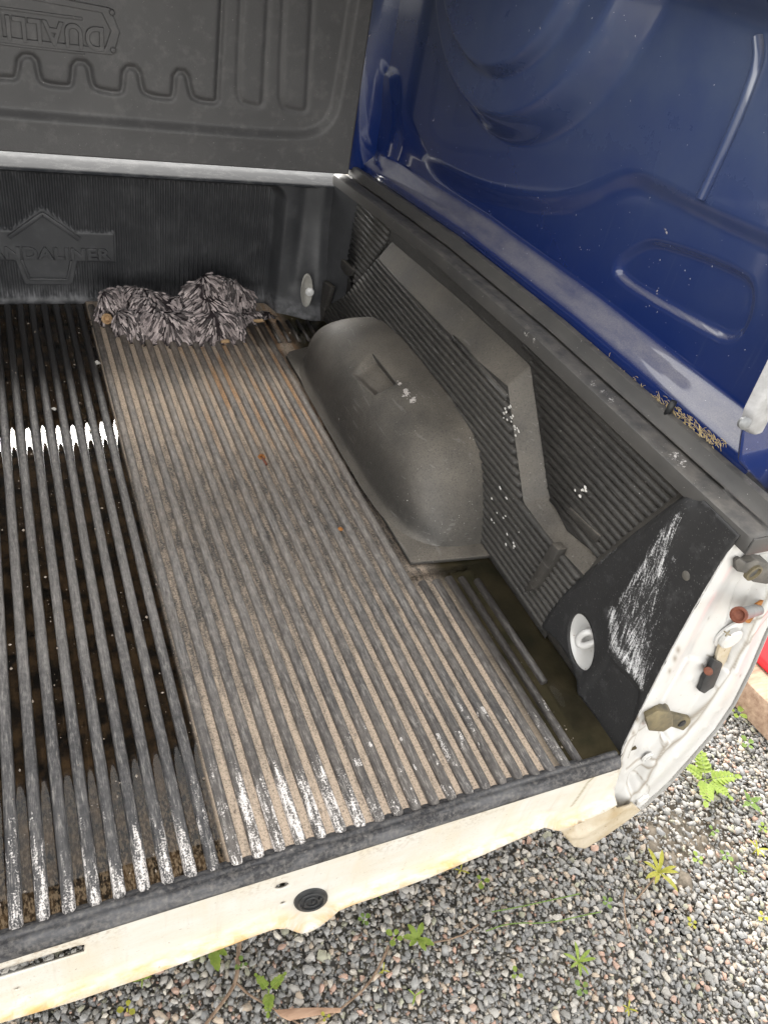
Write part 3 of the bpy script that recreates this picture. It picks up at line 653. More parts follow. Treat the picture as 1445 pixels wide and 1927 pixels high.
# flat ledge running back from the lip
led = [(.3545, 2.0005), (.3580, 2.0035), (.3600, 2.010), (.3660, 2.05), (.3700, 2.11)]
xs2 = np.arange(XC-.73, .875, .03); U2 = np.repeat(xs2, len(led)); P = np.tile(np.array(led), (len(xs2), 1))
o = obj("front_ledge", np.stack([U2, P[:, 1], P[:, 0]], 1), gridfaces(len(xs2), len(led)), LED, liner); fixn(o.data); solidify(o, .006, -1)
def text_mesh(name, body, size, ext, bev, mapf, mat, parent, width=None, shear=0, spacing=1.0, boldness=0.0):
    cu = bpy.data.curves.new(name, 'FONT'); cu.body = body; cu.size = size; cu.extrude = ext; cu.bevel_depth = bev; cu.bevel_resolution = 1
    cu.space_character = spacing; cu.offset = boldness; cu.align_x = 'CENTER'; cu.align_y = 'CENTER'; cu.resolution_u = 4
    t = bpy.data.objects.new(name, cu); COL.objects.link(t); dg = bpy.context.evaluated_depsgraph_get(); dg.update()
    me = bpy.data.meshes.new_from_object(t.evaluated_get(dg)); bpy.data.objects.remove(t)
    co = np.zeros(len(me.vertices)*3, np.float32); me.vertices.foreach_get('co', co); co = co.reshape(-1, 3)
    if width: co[:, 0] *= width/(co[:, 0].max()-co[:, 0].min())
    co[:, 0] -= (co[:, 0].max()+co[:, 0].min())/2
    me.vertices.foreach_set('co', np.ascontiguousarray(mapf(co), np.float32).ravel()); me.update(); me.materials.clear()
    return link(name, me, mat, parent)
YL = 2.0484
text_mesh("raised_lettering", "PANDALINER", .040, .0034, .0010, lambda c: np.stack([XC+c[:, 0], YL-c[:, 2], .137+c[:, 1]], 1), MF, fr, .312, spacing=1.08, boldness=.0007)
pen_u = [(XC-.080, .178), (XC, .238), (XC+.080, .178)]; pen_l = [(XC-.058, .119), (XC-.045, .070), (XC+.045, .070), (XC+.058, .119)]
for path in (pen_u, pen_l):
    for a, b in zip(path[:-1], path[1:]):
        a, b = np.array(a), np.array(b); t = (b-a)/np.linalg.norm(b-a); nn = np.array([-t[1], t[0]])*(.0055 if path is pen_u else .003)
        prism("emblem_bar", [(q[0], YL+.003, q[1]) for q in (a+nn-t*.002, b+nn+t*.002, b-nn+t*.002, a-nn-t*.002)], (0, -.0065, 0), MF, fr, .0022)
# ---- right side wall: proud lower plateau with chamfers, recessed fields, ribs
XA, XB = .805, .840
A_edge = [(1.960, .020), (1.814, .136), (1.659, .304), (1.177, .318), (1.022, .334), (.871, .177), (.766, .173), (.672, .182)]
B_edge = [(1.965, .030), (1.818, .140), (1.670, .344), (1.273, .369), (1.022, .376), (.854, .205), (.779, .182), (.672, .205)]
A_poly = [(1.985, .0)]+A_edge+[(.690, .0)]
V2, T = cdt(dense(A_poly, .012, True), [], .012)
pt = np.zeros(len(V2)); V3 = np.stack([np.full(len(V2), XA), V2[:, 0], V2[:, 1]], 1)
def blobs(V3, spots):
    PX = projv(V3); a = np.zeros(len(V3))
    for x, y, r in spots: a = np.maximum(a, np.exp(-((PX[:, 0]-x)**2+(PX[:, 1]-y)**2)/r**2))
    return a
V3[:, 0] += .010*smooth(.04, 0, V3[:, 2])*0
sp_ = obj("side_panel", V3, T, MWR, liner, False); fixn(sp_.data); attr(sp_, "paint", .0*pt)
na = len(A_edge); V = [(XA, y, z) for y, z in A_edge]+[(XB, y, z) for y, z in B_edge]
ch = obj("step", V, [[i, i+1, na+i+1, na+i] for i in range(na-1)], MW, sp_, False); fixn(ch.data); attr(ch, "paint", [0]*len(V))
# soften the step with a bevel
mb = ch.modifiers.new("soft", 'BEVEL'); mb.width = .006; mb.segments = 3; mb.limit_method = 'ANGLE'; ch.data.shade_smooth()
ys = np.arange(.55, 1.99, .02); zf = np.linspace(0, 1, 24); U, Wv = grid(ys, zf); ZT = np.interp(U, ys, zr(ys)+.004)
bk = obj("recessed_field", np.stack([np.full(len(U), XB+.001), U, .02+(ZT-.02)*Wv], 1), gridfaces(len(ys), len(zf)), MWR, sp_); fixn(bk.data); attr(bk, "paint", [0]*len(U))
# wall ribs: half-round mouldings along the bed
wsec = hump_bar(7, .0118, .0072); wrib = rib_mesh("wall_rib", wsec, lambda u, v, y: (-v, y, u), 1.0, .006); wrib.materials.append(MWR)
def wrib_add(x, y0, y1, z, name="wall_rib"):
    if y1-y0 < .012: return
    o = bpy.data.objects.new(name, wrib); COL.objects.link(o); setpar(o, sp_); o.location = (x, y0, z); o.scale = (1, y1-y0, 1)
Aa = np.array(A_poly)
def spans(poly, z):
    """y-intervals of polygon at height z"""
    c = []; n = len(poly)
    for i in range(n):
        (ya, za), (yb_, zb) = poly[i], poly[(i+1) % n]
        if (za <= z) != (zb <= z): c.append(ya+(yb_-ya)*(z-za)/(zb-za))
    c.sort(); return list(zip(c[::2], c[1::2]))
WP = .0148
z = .020
while z < .33:
    for a, b in spans(A_poly, z):
        wrib_add(XA, a+.004, b-.004, z)
    z += WP
B_poly = [(1.008, .378), (.846, .207), (.786, .190), (.57, .214), (.57, .452), (1.0, .44), (1.06, .40)]
z = .206
while z < .445:
    for a, b in spans(B_poly, z): wrib_add(XB, a, b, z)
    z += WP
C_poly = [(1.835, .135), (1.69, .335), (1.69, .395), (1.90, .375), (1.905, .19)]
z = .150
while z < .39:
    for a, b in spans(C_poly, z): wrib_add(XB, a, b, z)
    z += WP
D_poly = [(1.670, .385), (1.03, .405), (1.03, .445), (1.67, .418)]
for z in (.412, .427):
    for a, b in spans(D_poly, z): wrib_add(XB, a, b, z)
zz_ = np.linspace(-.008, .392, 20); fy_ = 2.003-.05*smooth(.30, .02, zz_)-.018*smooth(.04, 0, zz_)
V = np.vstack([np.stack([np.full(20, .806), fy_-.001, zz_], 1), np.stack([np.full(20, .812), fy_-.03, zz_], 1), np.stack([np.full(20, XB+.002), np.full(20, 1.895), zz_], 1)])
cr = obj("corner_return", V, gridfaces(3, 20), MF, liner); fixn(cr.data)
# white paint chips caught on the wall: little flakes
chip_spots = []
for c, r, k in (((962, 790), 18, 14), ((955, 770), 8, 5), ((1094, 925), 9, 6), ((938, 965), 20, 9), ((968, 1010), 14, 6)):
    for _ in range(k): chip_spots.append((c[0]+rnd.gauss(0, r*.5), c[1]+rnd.gauss(0, r)))
def flake(p, axis, val, nrm, par, s):
    c = hit(p, axis, val); nrm = np.array(nrm, float)
    u = np.cross(nrm, (0, 1, .3)); u /= np.linalg.norm(u); v = np.cross(nrm, u)
    k = 6; a = np.linspace(0, 2*math.pi, k, endpoint=False); r = s*np.array([rnd.uniform(.45, 1.2) for _ in range(k)])
    P = c+nrm*.0005+(r*np.cos(a))[:, None]*u+(1.7*r*np.sin(a))[:, None]*v
    prism("paint_flake", P, tuple(nrm*.0012), FLK, par, 0, False)
FLK = m_simple("white_flake", (.66, .64, .60), (.74, .72, .69), 50, .7, .3, 0, 0)
for p in chip_spots: flake(p, 0, XA-.0072, (-1, 0, 0), sp_, rnd.uniform(.0011, .0026))
# moulded tabs and bars on the wall
def wtab(name, pxs, x, d):
    return prism(name, [hit(p, 0, x) for p in pxs], (-d, 0, 0), MW, sp_, .003)
def padp(o):
    if "paint" not in o.data.attributes: attr(o, "paint", np.zeros(len(o.data.vertices)))
tabs = [wtab("moulded_tab", [(641, 498), (648, 485), (672, 508), (668, 520), (660, 520)], XB-.002, .012),
        wtab("moulded_bar", [(618, 528), (632, 540), (614, 604), (600, 612)], XA+.004, .016),
        wtab("moulded_tab", [(1000, 1112), (1054, 1018), (1068, 1032), (1056, 1056), (1022, 1105)], XA+.002, .020),
        wtab("moulded_tab", [(1073, 962), (1080, 952), (1138, 1008), (1130, 1020)], XB+.002, .011)]
# ---- black rear post panel with hook opening
XPN = .797
pp = [(1010, 1172), (1022, 1150), (1052, 1112), (1090, 1082), (1130, 1050), (1180, 1008), (1240, 962), (1285, 930), (1312, 936), (1328, 945), (1392, 1008), (1384, 1018), (1368, 1040), (1340, 1087), (1300, 1156), (1262, 1224), (1230, 1287), (1200, 1347), (1172, 1404), (1160, 1432), (1138, 1420), (1120, 1390), (1100, 1345), (1088, 1310), (1086, 1280), (1072, 1240), (1050, 1205)]
p2 = px2(pp, 0, XPN, (1, 2)); oh = px2(ell(1095, 1208, 24, 54, -.12, 32), 0, XPN, (1, 2))
V2, T = cdt(dense(p2, .006, True), [oh], .005)
V3 = np.stack([np.full(len(V2), XPN), V2[:, 0], V2[:, 1]], 1); PX = projv(V3)
fold = dline(PX, [(1290, 960), (1230, 1040), (1165, 1150), (1158, 1250)]); lf = dline(PX, pp[0:9])
V3[:, 0] += -.006*np.exp(-(fold/26)**2)+.012*smooth(16, 0, lf)+.004*smooth(-3, 3, sdpoly(PX, [(1155, 1225), (1260, 1330), (1160, 1440), (1088, 1300)]))*0
low = sdpoly(PX, [(1150, 1232), (1205, 1300), (1190, 1380), (1160, 1435), (1090, 1310)]); V3[:, 0] += .005*smooth(4, -6, low)
pa = .74*smooth(40, -24, sdpoly(PX, [(1290, 960), (1256, 985), (1205, 1065), (1164, 1130), (1156, 1215), (1200, 1275), (1212, 1300), (1232, 1258), (1244, 1170), (1262, 1060)]))
for path, wd, am in (([(1285, 965), (1255, 1030), (1242, 1085)], 9, .95), ([(1255, 1000), (1215, 1070), (1175, 1130)], 12, .88), ([(1160, 1150), (1164, 1215), (1200, 1265), (1208, 1305)], 18, .97), ([(1190, 1190), (1205, 1260)], 22, .92), ([(1130, 1052), (1150, 1036), (1120, 1062)], 7, .9), ([(1268, 1050), (1276, 1062)], 6, .85), ([(1150, 1227), (1195, 1275)], 4, 1.0)):
    pa = np.maximum(pa, am*np.exp(-(dline(PX, path)/wd)**2))
pa *= smooth(-10, 22, sdpoly(PX, [(1148, 1240), (1190, 1290), (1205, 1320), (1225, 1300), (1160, 1440), (1088, 1310), (1100, 1250)]))
pn = obj("rear_post_panel", V3, T, MP, liner); fixn(pn.data); attr(pn, "paint", pa); solidify(pn, .004, 0)
box("wall_base", (.8125, .46, -.004), (.8165, .74, .10), MW, liner, .001)
# side return of the post panel towards the recessed wall
edge = np.array([hit(p, 0, XPN) for p in dense(pp[0:9], 10)]); n = len(edge); e2 = edge.copy(); e2[:, 0] += .012; e3 = edge+np.array([.046, .030, -.006])
o = obj("post_return", np.vstack([e2, e3]), [[i, i+1, n+i+1, n+i] for i in range(n-1)], MW, liner); fixn(o.data); attr(o, "paint", np.zeros(2*n))
rv = hit((1292, 1083), 0, XPN); lathe("rivet", [(.0085, -.002), (.0085, .001), (.006, .003), (.001, .0035)], rv, (-1, 0, 0), RUB, pn, 18)
# tie-down pocket and hook of the white bed seen through the opening
ov = np.array(px2(ell(1095, 1208, 25, 55.5, -.12, 32), 0, XPN, (1, 2))); c = ov.mean(0); rows = []
for s, d in ((1.0, .0025), (.95, .006), (.84, .009), (.62, .0115), (.32, .013), (.02, .0132)): rows.append(np.stack([np.full(32, XPN+d), *(c+(ov-c)*s).T], 1))
V = np.vstack(rows); Fc = [[i*32+j, i*32+(j+1) % 32, (i+1)*32+(j+1) % 32, (i+1)*32+j] for i in range(5) for j in range(32)]
o = obj("tie_down_pocket", V, Fc, MWH, bed); fixn(o.data)
hk = [hit(p, 0, x) for p, x in (((1120, 1194), .812), ((1110, 1188), .802), ((1096, 1192), .794), ((1087, 1201), .793), ((1088, 1212), .795), ((1098, 1216), .799), ((1112, 1211), .805), ((1122, 1207), .812))]
tube("tie_down_hook", chaikin(hk, 2), .0062, MWH, bed, 10)
# front one, in the corner pillar
ov = np.array(px2(ell(577, 546, 11, 32, .05, 24), 1, 1.935, (0, 2))); c = ov.mean(0)
rows = [np.stack([(c+(ov-c)*s)[:, 0], np.full(24, 1.935+d), (c+(ov-c)*s)[:, 1]], 1) for s, d in ((1.0, 0), (.97, -.004), (.9, -.0035), (.6, .004), (.05, .006))]
o = obj("tie_down_cup", np.vstack(rows), [[i*24+j, i*24+(j+1) % 24, (i+1)*24+(j+1) % 24, (i+1)*24+j] for i in range(4) for j in range(24)], m_simple("dusty_white", (.24, .23, .21), (.36, .35, .32), 30, .5), bed); fixn(o.data)
lathe("cup_boss", [(.012, -.004), (.012, .004), (.008, .006), (.001, .006)], hit((583, 549), 1, 1.935), (-.4, -1, .2), MWH, bed, 18)
# ---- wheel arch cover
yn = np.concatenate([.940+.20*(1-np.cos(np.linspace(0, math.pi/2, 50))), np.linspace(1.145, 1.48, 70), 1.762-.27*(1-np.sin(np.linspace(0.02, math.pi/2, 60)))])
yn = np.unique(np.round(np.sort(yn), 5))
hh = np.interp(yn, [.940, .955, .98, 1.01, 1.045, 1.10, 1.20, 1.34, 1.46, 1.54, 1.62, 1.68, 1.72, 1.745, 1.762], [.0, .042, .092, .138, .168, .185, .192, .195, .191, .183, .160, .124, .086, .05, .0])
ker = np.hanning(11)[1:-1]; ker /= ker.sum(); hh = np.convolve(np.pad(hh, 4, 'edge'), ker, 'valid'); hh[0] = hh[-1] = 0
ww = np.interp(yn, [.940, .95, .97, .994, 1.03, 1.08, 1.16, 1.3, 1.55, 1.63, 1.69, 1.73, 1.762], [.05, .10, .128, .148, .164, .175, .180, .181, .179, .170, .146, .110, .03])
ww = np.convolve(np.pad(ww, 4, 'edge'), ker, 'valid')
th = np.linspace(0, math.pi/2, 110); pw = .64
rows = []
for y, h, wd in zip(yn, hh, ww):
    zz_ = h*np.sin(th)**pw; rows.append(np.stack([.812-wd*np.cos(th)**pw-.014*np.exp(-zz_/.010)*min(1, wd/.1), np.full(len(th), y), .0125+zz_], 1))
V3 = np.vstack(rows); PX = projv(V3)
nq = sdpoly(PX, [(662, 704), (699, 664), (744, 722), (704, 742)]); inn = smooth(2, -8, nq)*np.clip((PX[:, 0]-655)/70, .3, 1)
V3[:, 0] += inn*.026; V3[:, 2] -= inn*.022
dent = np.exp(-(((PX[:, 0]-735)/28)**2+((PX[:, 1]-790)/40)**2)); V3[:, 2] -= .004*dent
wc = obj("wheel_arch_cover", V3, gridfaces(len(yn), len(th)), MW, liner); fixn(wc.data)
attr(wc, "paint", np.clip(blobs(V3, [(752, 722, 8), (764, 742, 13), (776, 752, 14)])+.8*blobs(V3, [(872, 905, 5), (880, 916, 4), (780, 785, 5)])*.7, 0, 1))
# flat base plate of the cover, standing a little above the wet floor
bp = [(.622, 1.718), (.636, 1.74), (.70, 1.765), (.812, 1.78), (.812, .905), (.792, .905), (.630, .918)]
pl = prism("base_plate", [(x, y, .004) for x, y in bp], (0, 0, .010), MW, wc, .003); attr(pl, "paint", np.zeros(len(pl.data.vertices)))
# ---- liner top edge: rail cap of the white bed (lower band)
ys = np.concatenate([np.arange(.452, 2.0, .01), [2.0]])
def band(name, prof, par, mat, ys=ys, spots=()):
    rows = [np.stack([np.full(len(ys), x)+(0 if not wav else 0), ys, zr(ys)+dz], 1) for x, dz, wav in prof]
    V = np.stack(rows, 1).reshape(-1, 3); o = obj(name, V, gridfaces(len(ys), len(prof)), mat, par); fixn(o.data)
    o.data.set_sharp_from_angle(angle=math.radians(30)); a = blobs(V, spots) if spots else np.zeros(len(V)); attr(o, "paint", a); return o
rc = band("rail_cap", [(.846, -.03, 0), (.806, -.03, 0), (.7995, -.026, 0), (.7975, -.008, 0), (.799, -.002, 0), (.803, .0005, 0), (.812, .001, 0), (.822, .0015, 0), (.829, .002, 0), (.832, -.001, 0), (.846, -.001, 0)], bed, MRL, spots=[(990, 628, 10), (1005, 640, 9), (1115, 722, 10), (1135, 738, 11), (1150, 752, 12), (1090, 700, 8), (1268, 858, 16), (1285, 872, 16), (1360, 915, 6), (1325, 893, 7)])
solidify(rc, .002, -1)
prism("cap_end", [(.7985, .452, zr(.452)-.026), (.7985, .452, zr(.452)), (.846, .452, zr(.452)), (.846, .452, zr(.452)-.026)], (0, -.003, 0), MRL, bed, .001)

# ================================================================== UPTURNED BLUE BED ON TOP
blue = thing("upturned_truck_bed", "blue truck bed turned upside down on top of the white bed", "truck bed", (.95, 1.2, .44))
bc = band("rail_cap", [(.836, .003, 0), (.8385, .0035, 0), (.842, .008, 0), (.8455, .014, 0), (.849, .0215, 0), (.852, .023, 0), (.862, .0225, 0), (.875, .010, 0)], blue, MRL, ys=np.arange(.462, 2.03, .01))
# side wall as a relief on the (y, z) sheet
ys = np.arange(.555, 2.05, .0045); zs = np.concatenate([np.linspace(0, .075, 24), np.arange(.08, .60, .0045)])
Yg, Zg = grid(ys, zs); zb = zr(Yg)+.012; Z = zb+Zg
xs_ = .862+.040*smooth(.012, .060, Zg)+.004*smooth(.0, .012, Zg)
V3 = np.stack([xs_, Yg, Z], 1); PX = projv(V3)
d = np.zeros(len(V3))                              # displacement towards the inside (-x)
rr = np.hypot(Yg-1.43, (Z-1.02)*1.02); d += .060*smooth(.375, .315, rr)+.028*smooth(.265, .24, rr)
d += .010*np.exp(-((rr-.405)/.010)**2)*0
step = [(700, 150), (760, 235), (800, 300), (880, 352), (960, 378), (1040, 388), (1100, 372), (1150, 345), (1185, 335), (1215, 342), (1300, 388), (1445, 455), (1600, 520), (1600, -400), (700, -400)]
d += .012*smooth(26, -22, sdpoly(PX, chaikin(step, 2, True)))-.012
arc = [(765, 235), (800, 320), (880, 385), (985, 438), (1080, 440), (1180, 410), (1220, 360)]

rect = chaikin([(1142, 498), (1195, 458), (1235, 458), (1380, 512), (1405, 545), (1392, 612), (1365, 640), (1330, 628), (1160, 532)], 2, True)
sr = sdpoly(PX, rect); d += -.010*smooth(9, -9, sr)+.0*sr
groove = chaikin([(1424, 70), (1427, 110), (1412, 160), (1380, 240), (1318, 374)], 2); dg_ = dline(PX, groove)


pil = [(706, 150), (742, 130), (746, 170), (738, 300), (700, 320)]; d += .012*smooth(14, -10, sdpoly(PX, chaikin(pil, 2, True)))
# top turns over into the (upturned) floor, 12 cm of it
top = smooth(.91, .985, Z-.015*0)
V3[:, 0] -= d
ins = np.clip((Z-.935)/.11, 0, 1); V3[:, 0] -= .12*ins**2; V3[:, 2] = np.where(Z > .935, .935+.055*np.sin(ins*math.pi/2), Z)
bw = obj("side_wall", V3, gridfaces(len(ys), len(zs)), MB, blue); fixn(bw.data)
tube("pressed_bead", chaikin([hit(p, 0, .9035) for p in groove], 1), .0075, MB, bw, 10)
# rear jamb of the blue bed and its lamp
jm = [(1386, 872), (1392, 820), (1420, 742), (1460, 660), (1520, 560), (1620, 560), (1620, 1010), (1460, 960), (1440, 928)]
P = [hit(p, 1, .545) for p in jm]
prism("rear_jamb", P, (.03, .03, 0), MB, blue, .008, seg=4)
lp = [(1388, 800), (1396, 768), (1445, 668), (1480, 600), (1500, 600), (1500, 640), (1445, 742), (1410, 808), (1398, 812)]
lamp = prism("tail_lamp", [hit(p, 1, .538) for p in lp], (.01, -.012, 0), CLEAR, blue, .004, seg=3)
lathe("lamp_bulb_cap", [(.008, 0), (.008, .004), (.005, .006), (.001, .006)], hit((1398, 795), 1, .525), (-.3, -1, .2), STEEL, lamp, 16)
# stud and clip stuck up between rail and blue wall, straw debris
tube("rubber_stud", [hit((1254, 779), 0, .853), hit((1267, 756), 0, .851)], .0052, BLK, blue, 10)
for q in ((1322, 832), (1333, 842)): box("clip", tuple(hit(q, 0, .862)-np.array([.004, .007, .004])), tuple(hit(q, 0, .862)+np.array([.004, .007, .004])), BLK, blue, .0015)
def straw():
    VV, FF = [], []; b = 0
    for k in range(260):
        t = rnd.random()**.8; px_, py_ = (1225+t*125, 748+t*92) if k < 190 else (700+rnd.random()*520, 0)
        if k >= 190: py_ = np.interp(px_, [700, 860, 1020, 1225], [345, 462, 588, 748])
        c = hit((px_+rnd.gauss(4, 6), py_+rnd.gauss(-3, 5)), 0, .860); a = rnd.uniform(0, 6.28); L = rnd.uniform(.004, .016)
        dv = np.array([.2*math.cos(a), math.cos(a), .5*math.sin(a)])*L
        Vt, Ft = tube_data([c-dv*.5, c+np.array([-.001, 0, .0015]), c+dv*.5], .0005, 3, False); VV.append(Vt); FF += [[i+b for i in f] for f in Ft]; b += len(Vt)
    o = obj("straw_debris", np.vstack(VV), FF, m_simple("straw", (.36, .27, .13), (.55, .44, .25), 60, .9, .2, 0, 0)); o["kind"] = "stuff"
    o["label"] = "dry straw and dirt caught along the rail joint under the blue wall"; o["category"] = "debris"
straw()
# ---- black liner front of the upturned bed, lettering upside down
up = thing("upturned_liner_panel", "dark grey moulded liner panel with upside down lettering above the front wall", "liner panel", (XC, 1.97, .40))
YU = 1.972
xs = np.concatenate([np.arange(XC-.745, -.12, .008), np.arange(-.12, .832, .0034)]); zs = np.arange(.402, 1.03, .0034)
U, Z = grid(xs, zs); V3 = np.stack([U, np.full(len(U), YU), Z], 1); PX = projv(V3)
d = np.zeros(len(U))
field = chaikin([(-900, 100), (-400, 180), (0, 214), (300, 238), (500, 254), (590, 256), (628, 225), (642, 160), (668, 0), (700, -200), (700, -700), (-900, -700)], 2)
d += .016*smooth(10, -10, sdpoly(PX, field))
batt = [(-700, 40), (-330, 118), (-300, 122), (-296, 70), (-262, 74), (-256, 126), (-200, 132), (-196, 82), (-162, 86), (-156, 134), (-100, 140), (-76, 142), (-72, 92), (-36, 97), (-30, 146), (24, 151), (32, 147), (37, 106), (70, 108), (77, 148), (84, 160), (130, 166), (136, 160), (139, 117), (170, 121), (176, 160), (184, 171), (226, 178), (232, 172), (235, 128), (265, 131), (271, 170), (279, 181), (322, 188), (328, 182), (331, 136), (357, 139), (363, 178), (371, 190), (404, 196), (413, 190), (450, -700), (-700, -700)]
polys = [chaikin(batt, 1)]
for x0_, x1_, zt in ((451, 497, 195), (531, 580, 205)):
    polys.append(chaikin([(x0_-6+20, zt-300), (x0_, zt-26), (x0_+6, zt-2), (x0_+14, zt+2), (x1_-10, zt+8), (x1_, zt+4), (x1_+1, zt-20), (x1_+16, zt-300), (x1_+50, -700), (x0_+50, -700)], 1))
for poly, kk in zip(polys, (1.0, .45, .45)):
    q = sdpoly(PX, poly); d += kk*(.0075*np.exp(-((q-1)/5.0)**2)-.003*smooth(4, -4, q))
low = smooth(30, 0, dline(PX, [(-200, 205), (0, 218), (540, 262)])); d += -.001*low
V3[:, 1] += d
pu = obj("moulded_panel", V3, gridfaces(len(xs), len(zs), True), MU, up); fixn(pu.data); solidify(pu, .004, 1)
bx = [(-1.0, 1), (1.0, 1)]
fy = YU+.0125
def uz(p): q = hit(p, 1, fy); return np.array([q[0], q[2]])
R1, R2, R3, R4 = uz((207, 14)), uz((226, 60)), uz((214, 103)), uz((198, 104))
lx = 2*XC
frm = [(R1[0], R1[1]), (R2[0], R2[1]), (R3[0], R3[1]), (XC, R3[1]-.002), (lx-R3[0], R3[1]), (lx-R2[0], R2[1]), (lx-R1[0], R1[1]), (XC, R1[1]+.008)]
fo = np.array(frm); fi = XC*np.array([1, 0])+np.array([0, fo[:, 1].mean()])+(fo-(XC, fo[:, 1].mean()))*np.array([.90, .74])
V = [(x, fy-.006, z) for x, z in fo]+[(x, fy-.006, z) for x, z in fi]+[(x, fy+.004, z) for x, z in fo]+[(x, fy+.004, z) for x, z in fi]
n = 8; Fc = [[i, (i+1) % n, n+(i+1) % n, n+i] for i in range(n)]+[[2*n+i, 2*n+(i+1) % n, (i+1) % n, i] for i in range(n)]+[[n+i, n+(i+1) % n, 3*n+(i+1) % n, 3*n+i] for i in range(n)]
bf = obj("badge_frame", V, Fc, MU, pu, False); fixn(bf.data); mb = bf.modifiers.new("soft", 'BEVEL'); mb.width = .002; mb.segments = 2; mb.limit_method = 'ANGLE'
for q in ((211, 23), (213, 94)): lathe("rivet", [(.006, -.002), (.006, .003), (.004, .005), (.001, .0055)], hit(q, 1, fy-.006), (0, -1, 0), MU, bf, 14)
tz = uz((110, 57))[1]-.004; D_r = uz((195, 60))[0]
mapu = lambda c: np.stack([XC-c[:, 0], fy-.001-c[:, 2], tz-c[:, 1]], 1)
text_mesh("raised_lettering", "DUALLINER", .062, .0042, .0012, mapu, MU, pu, 2*(D_r-XC), spacing=1.08, boldness=.0006)
for z_, w0 in ((tz+.031, .115), (tz-.033, .115)):
    for s in (1,): box("letter_bar", (XC+.03*0-.10, fy-.004, z_-.0028), (XC+.112, fy+.004, z_+.0028), MU, bf, .0015)
# blue front wall edge and a hinge tab behind the panel corner
box("front_edge", (.822, 1.994, .405), (.945, 2.03, 1.0), MB, blue, .008)
box("unseen_floor_part", (-.62, 1.28, .992), (.90, 2.02, 1.012), MB, blue, .004)  # unseen bed floor, front part only, sized to block sun and darken water reflections
box("front_wall", (2*XC-.90, 2.032, .46), (.90, 2.06, .99), MB, blue, .006)

# ================================================================== left sides of both beds (same parts, other side)
def mirror(o, par):
    c = o.copy(); COL.objects.link(c); c.parent = par
    c.matrix_parent_inverse = wmat(par).inverted() @ Matrix.Translation((2*XC, 0, 0)) @ Matrix.Diagonal((-1, 1, 1, 1))
    return c
lw = mirror(sp_, liner)
for k in (ch, bk):
    q = k.copy(); COL.objects.link(q); q.parent = lw; q.matrix_parent_inverse = k.matrix_parent_inverse
mirror(rc, bed); mirror(bw, blue); mirror(bc, blue)

# ================================================================== WATER
def water():
    VV, FF = [], []; b = 0
    def strip(x0, x1, y0, y1, zl, men=.0022, mw=.0040, ny=60, tilt=0.0):
        nonlocal b
        us = x0+(x1-x0)*(1-np.cos(np.linspace(0, math.pi, 27)))/2; vs = np.linspace(y0, y1, ny)
        U, Vv = grid(us, vs); e = np.minimum(U-x0, x1-U); z = zl+men*np.exp(-e/.0028)+tilt*(Vv-1.43)+.00003*np.sin(Vv*70+x0*300)
        VV.append(np.stack([U, Vv, z], 1)); FF.extend((gridfaces(len(us), len(vs))+b).tolist()); b += len(U)
    for k in range(-13, 0):
        x = x0+(k+.5)*PITCH; strip(x-.0092, x+.0092, .49, 2.04, .0034+rnd.uniform(-.0004, .0004), .0022+rnd.uniform(-.0005, .0005), tilt=rnd.uniform(-.0016, .0016))
    for k in range(0, 0):
        x = x0+(k+.5)*PITCH; strip(x-.0092, x+.0092, .50, 2.04, .0034, ny=4)
    strip(.6085, .6285, .93, 1.76, .0034)
    strip(.620, .812, .885, .9035, .0026, .0012); strip(.745, .813, .50, .885, .0026, .0012); strip(.60, .80, 1.80, 1.93, .0016, .001)
    strip(.6065, .745, .8805, .893, .0022, .001)
    o = obj("water", np.vstack(VV), FF, MWA); o["kind"] = "structure"
water()

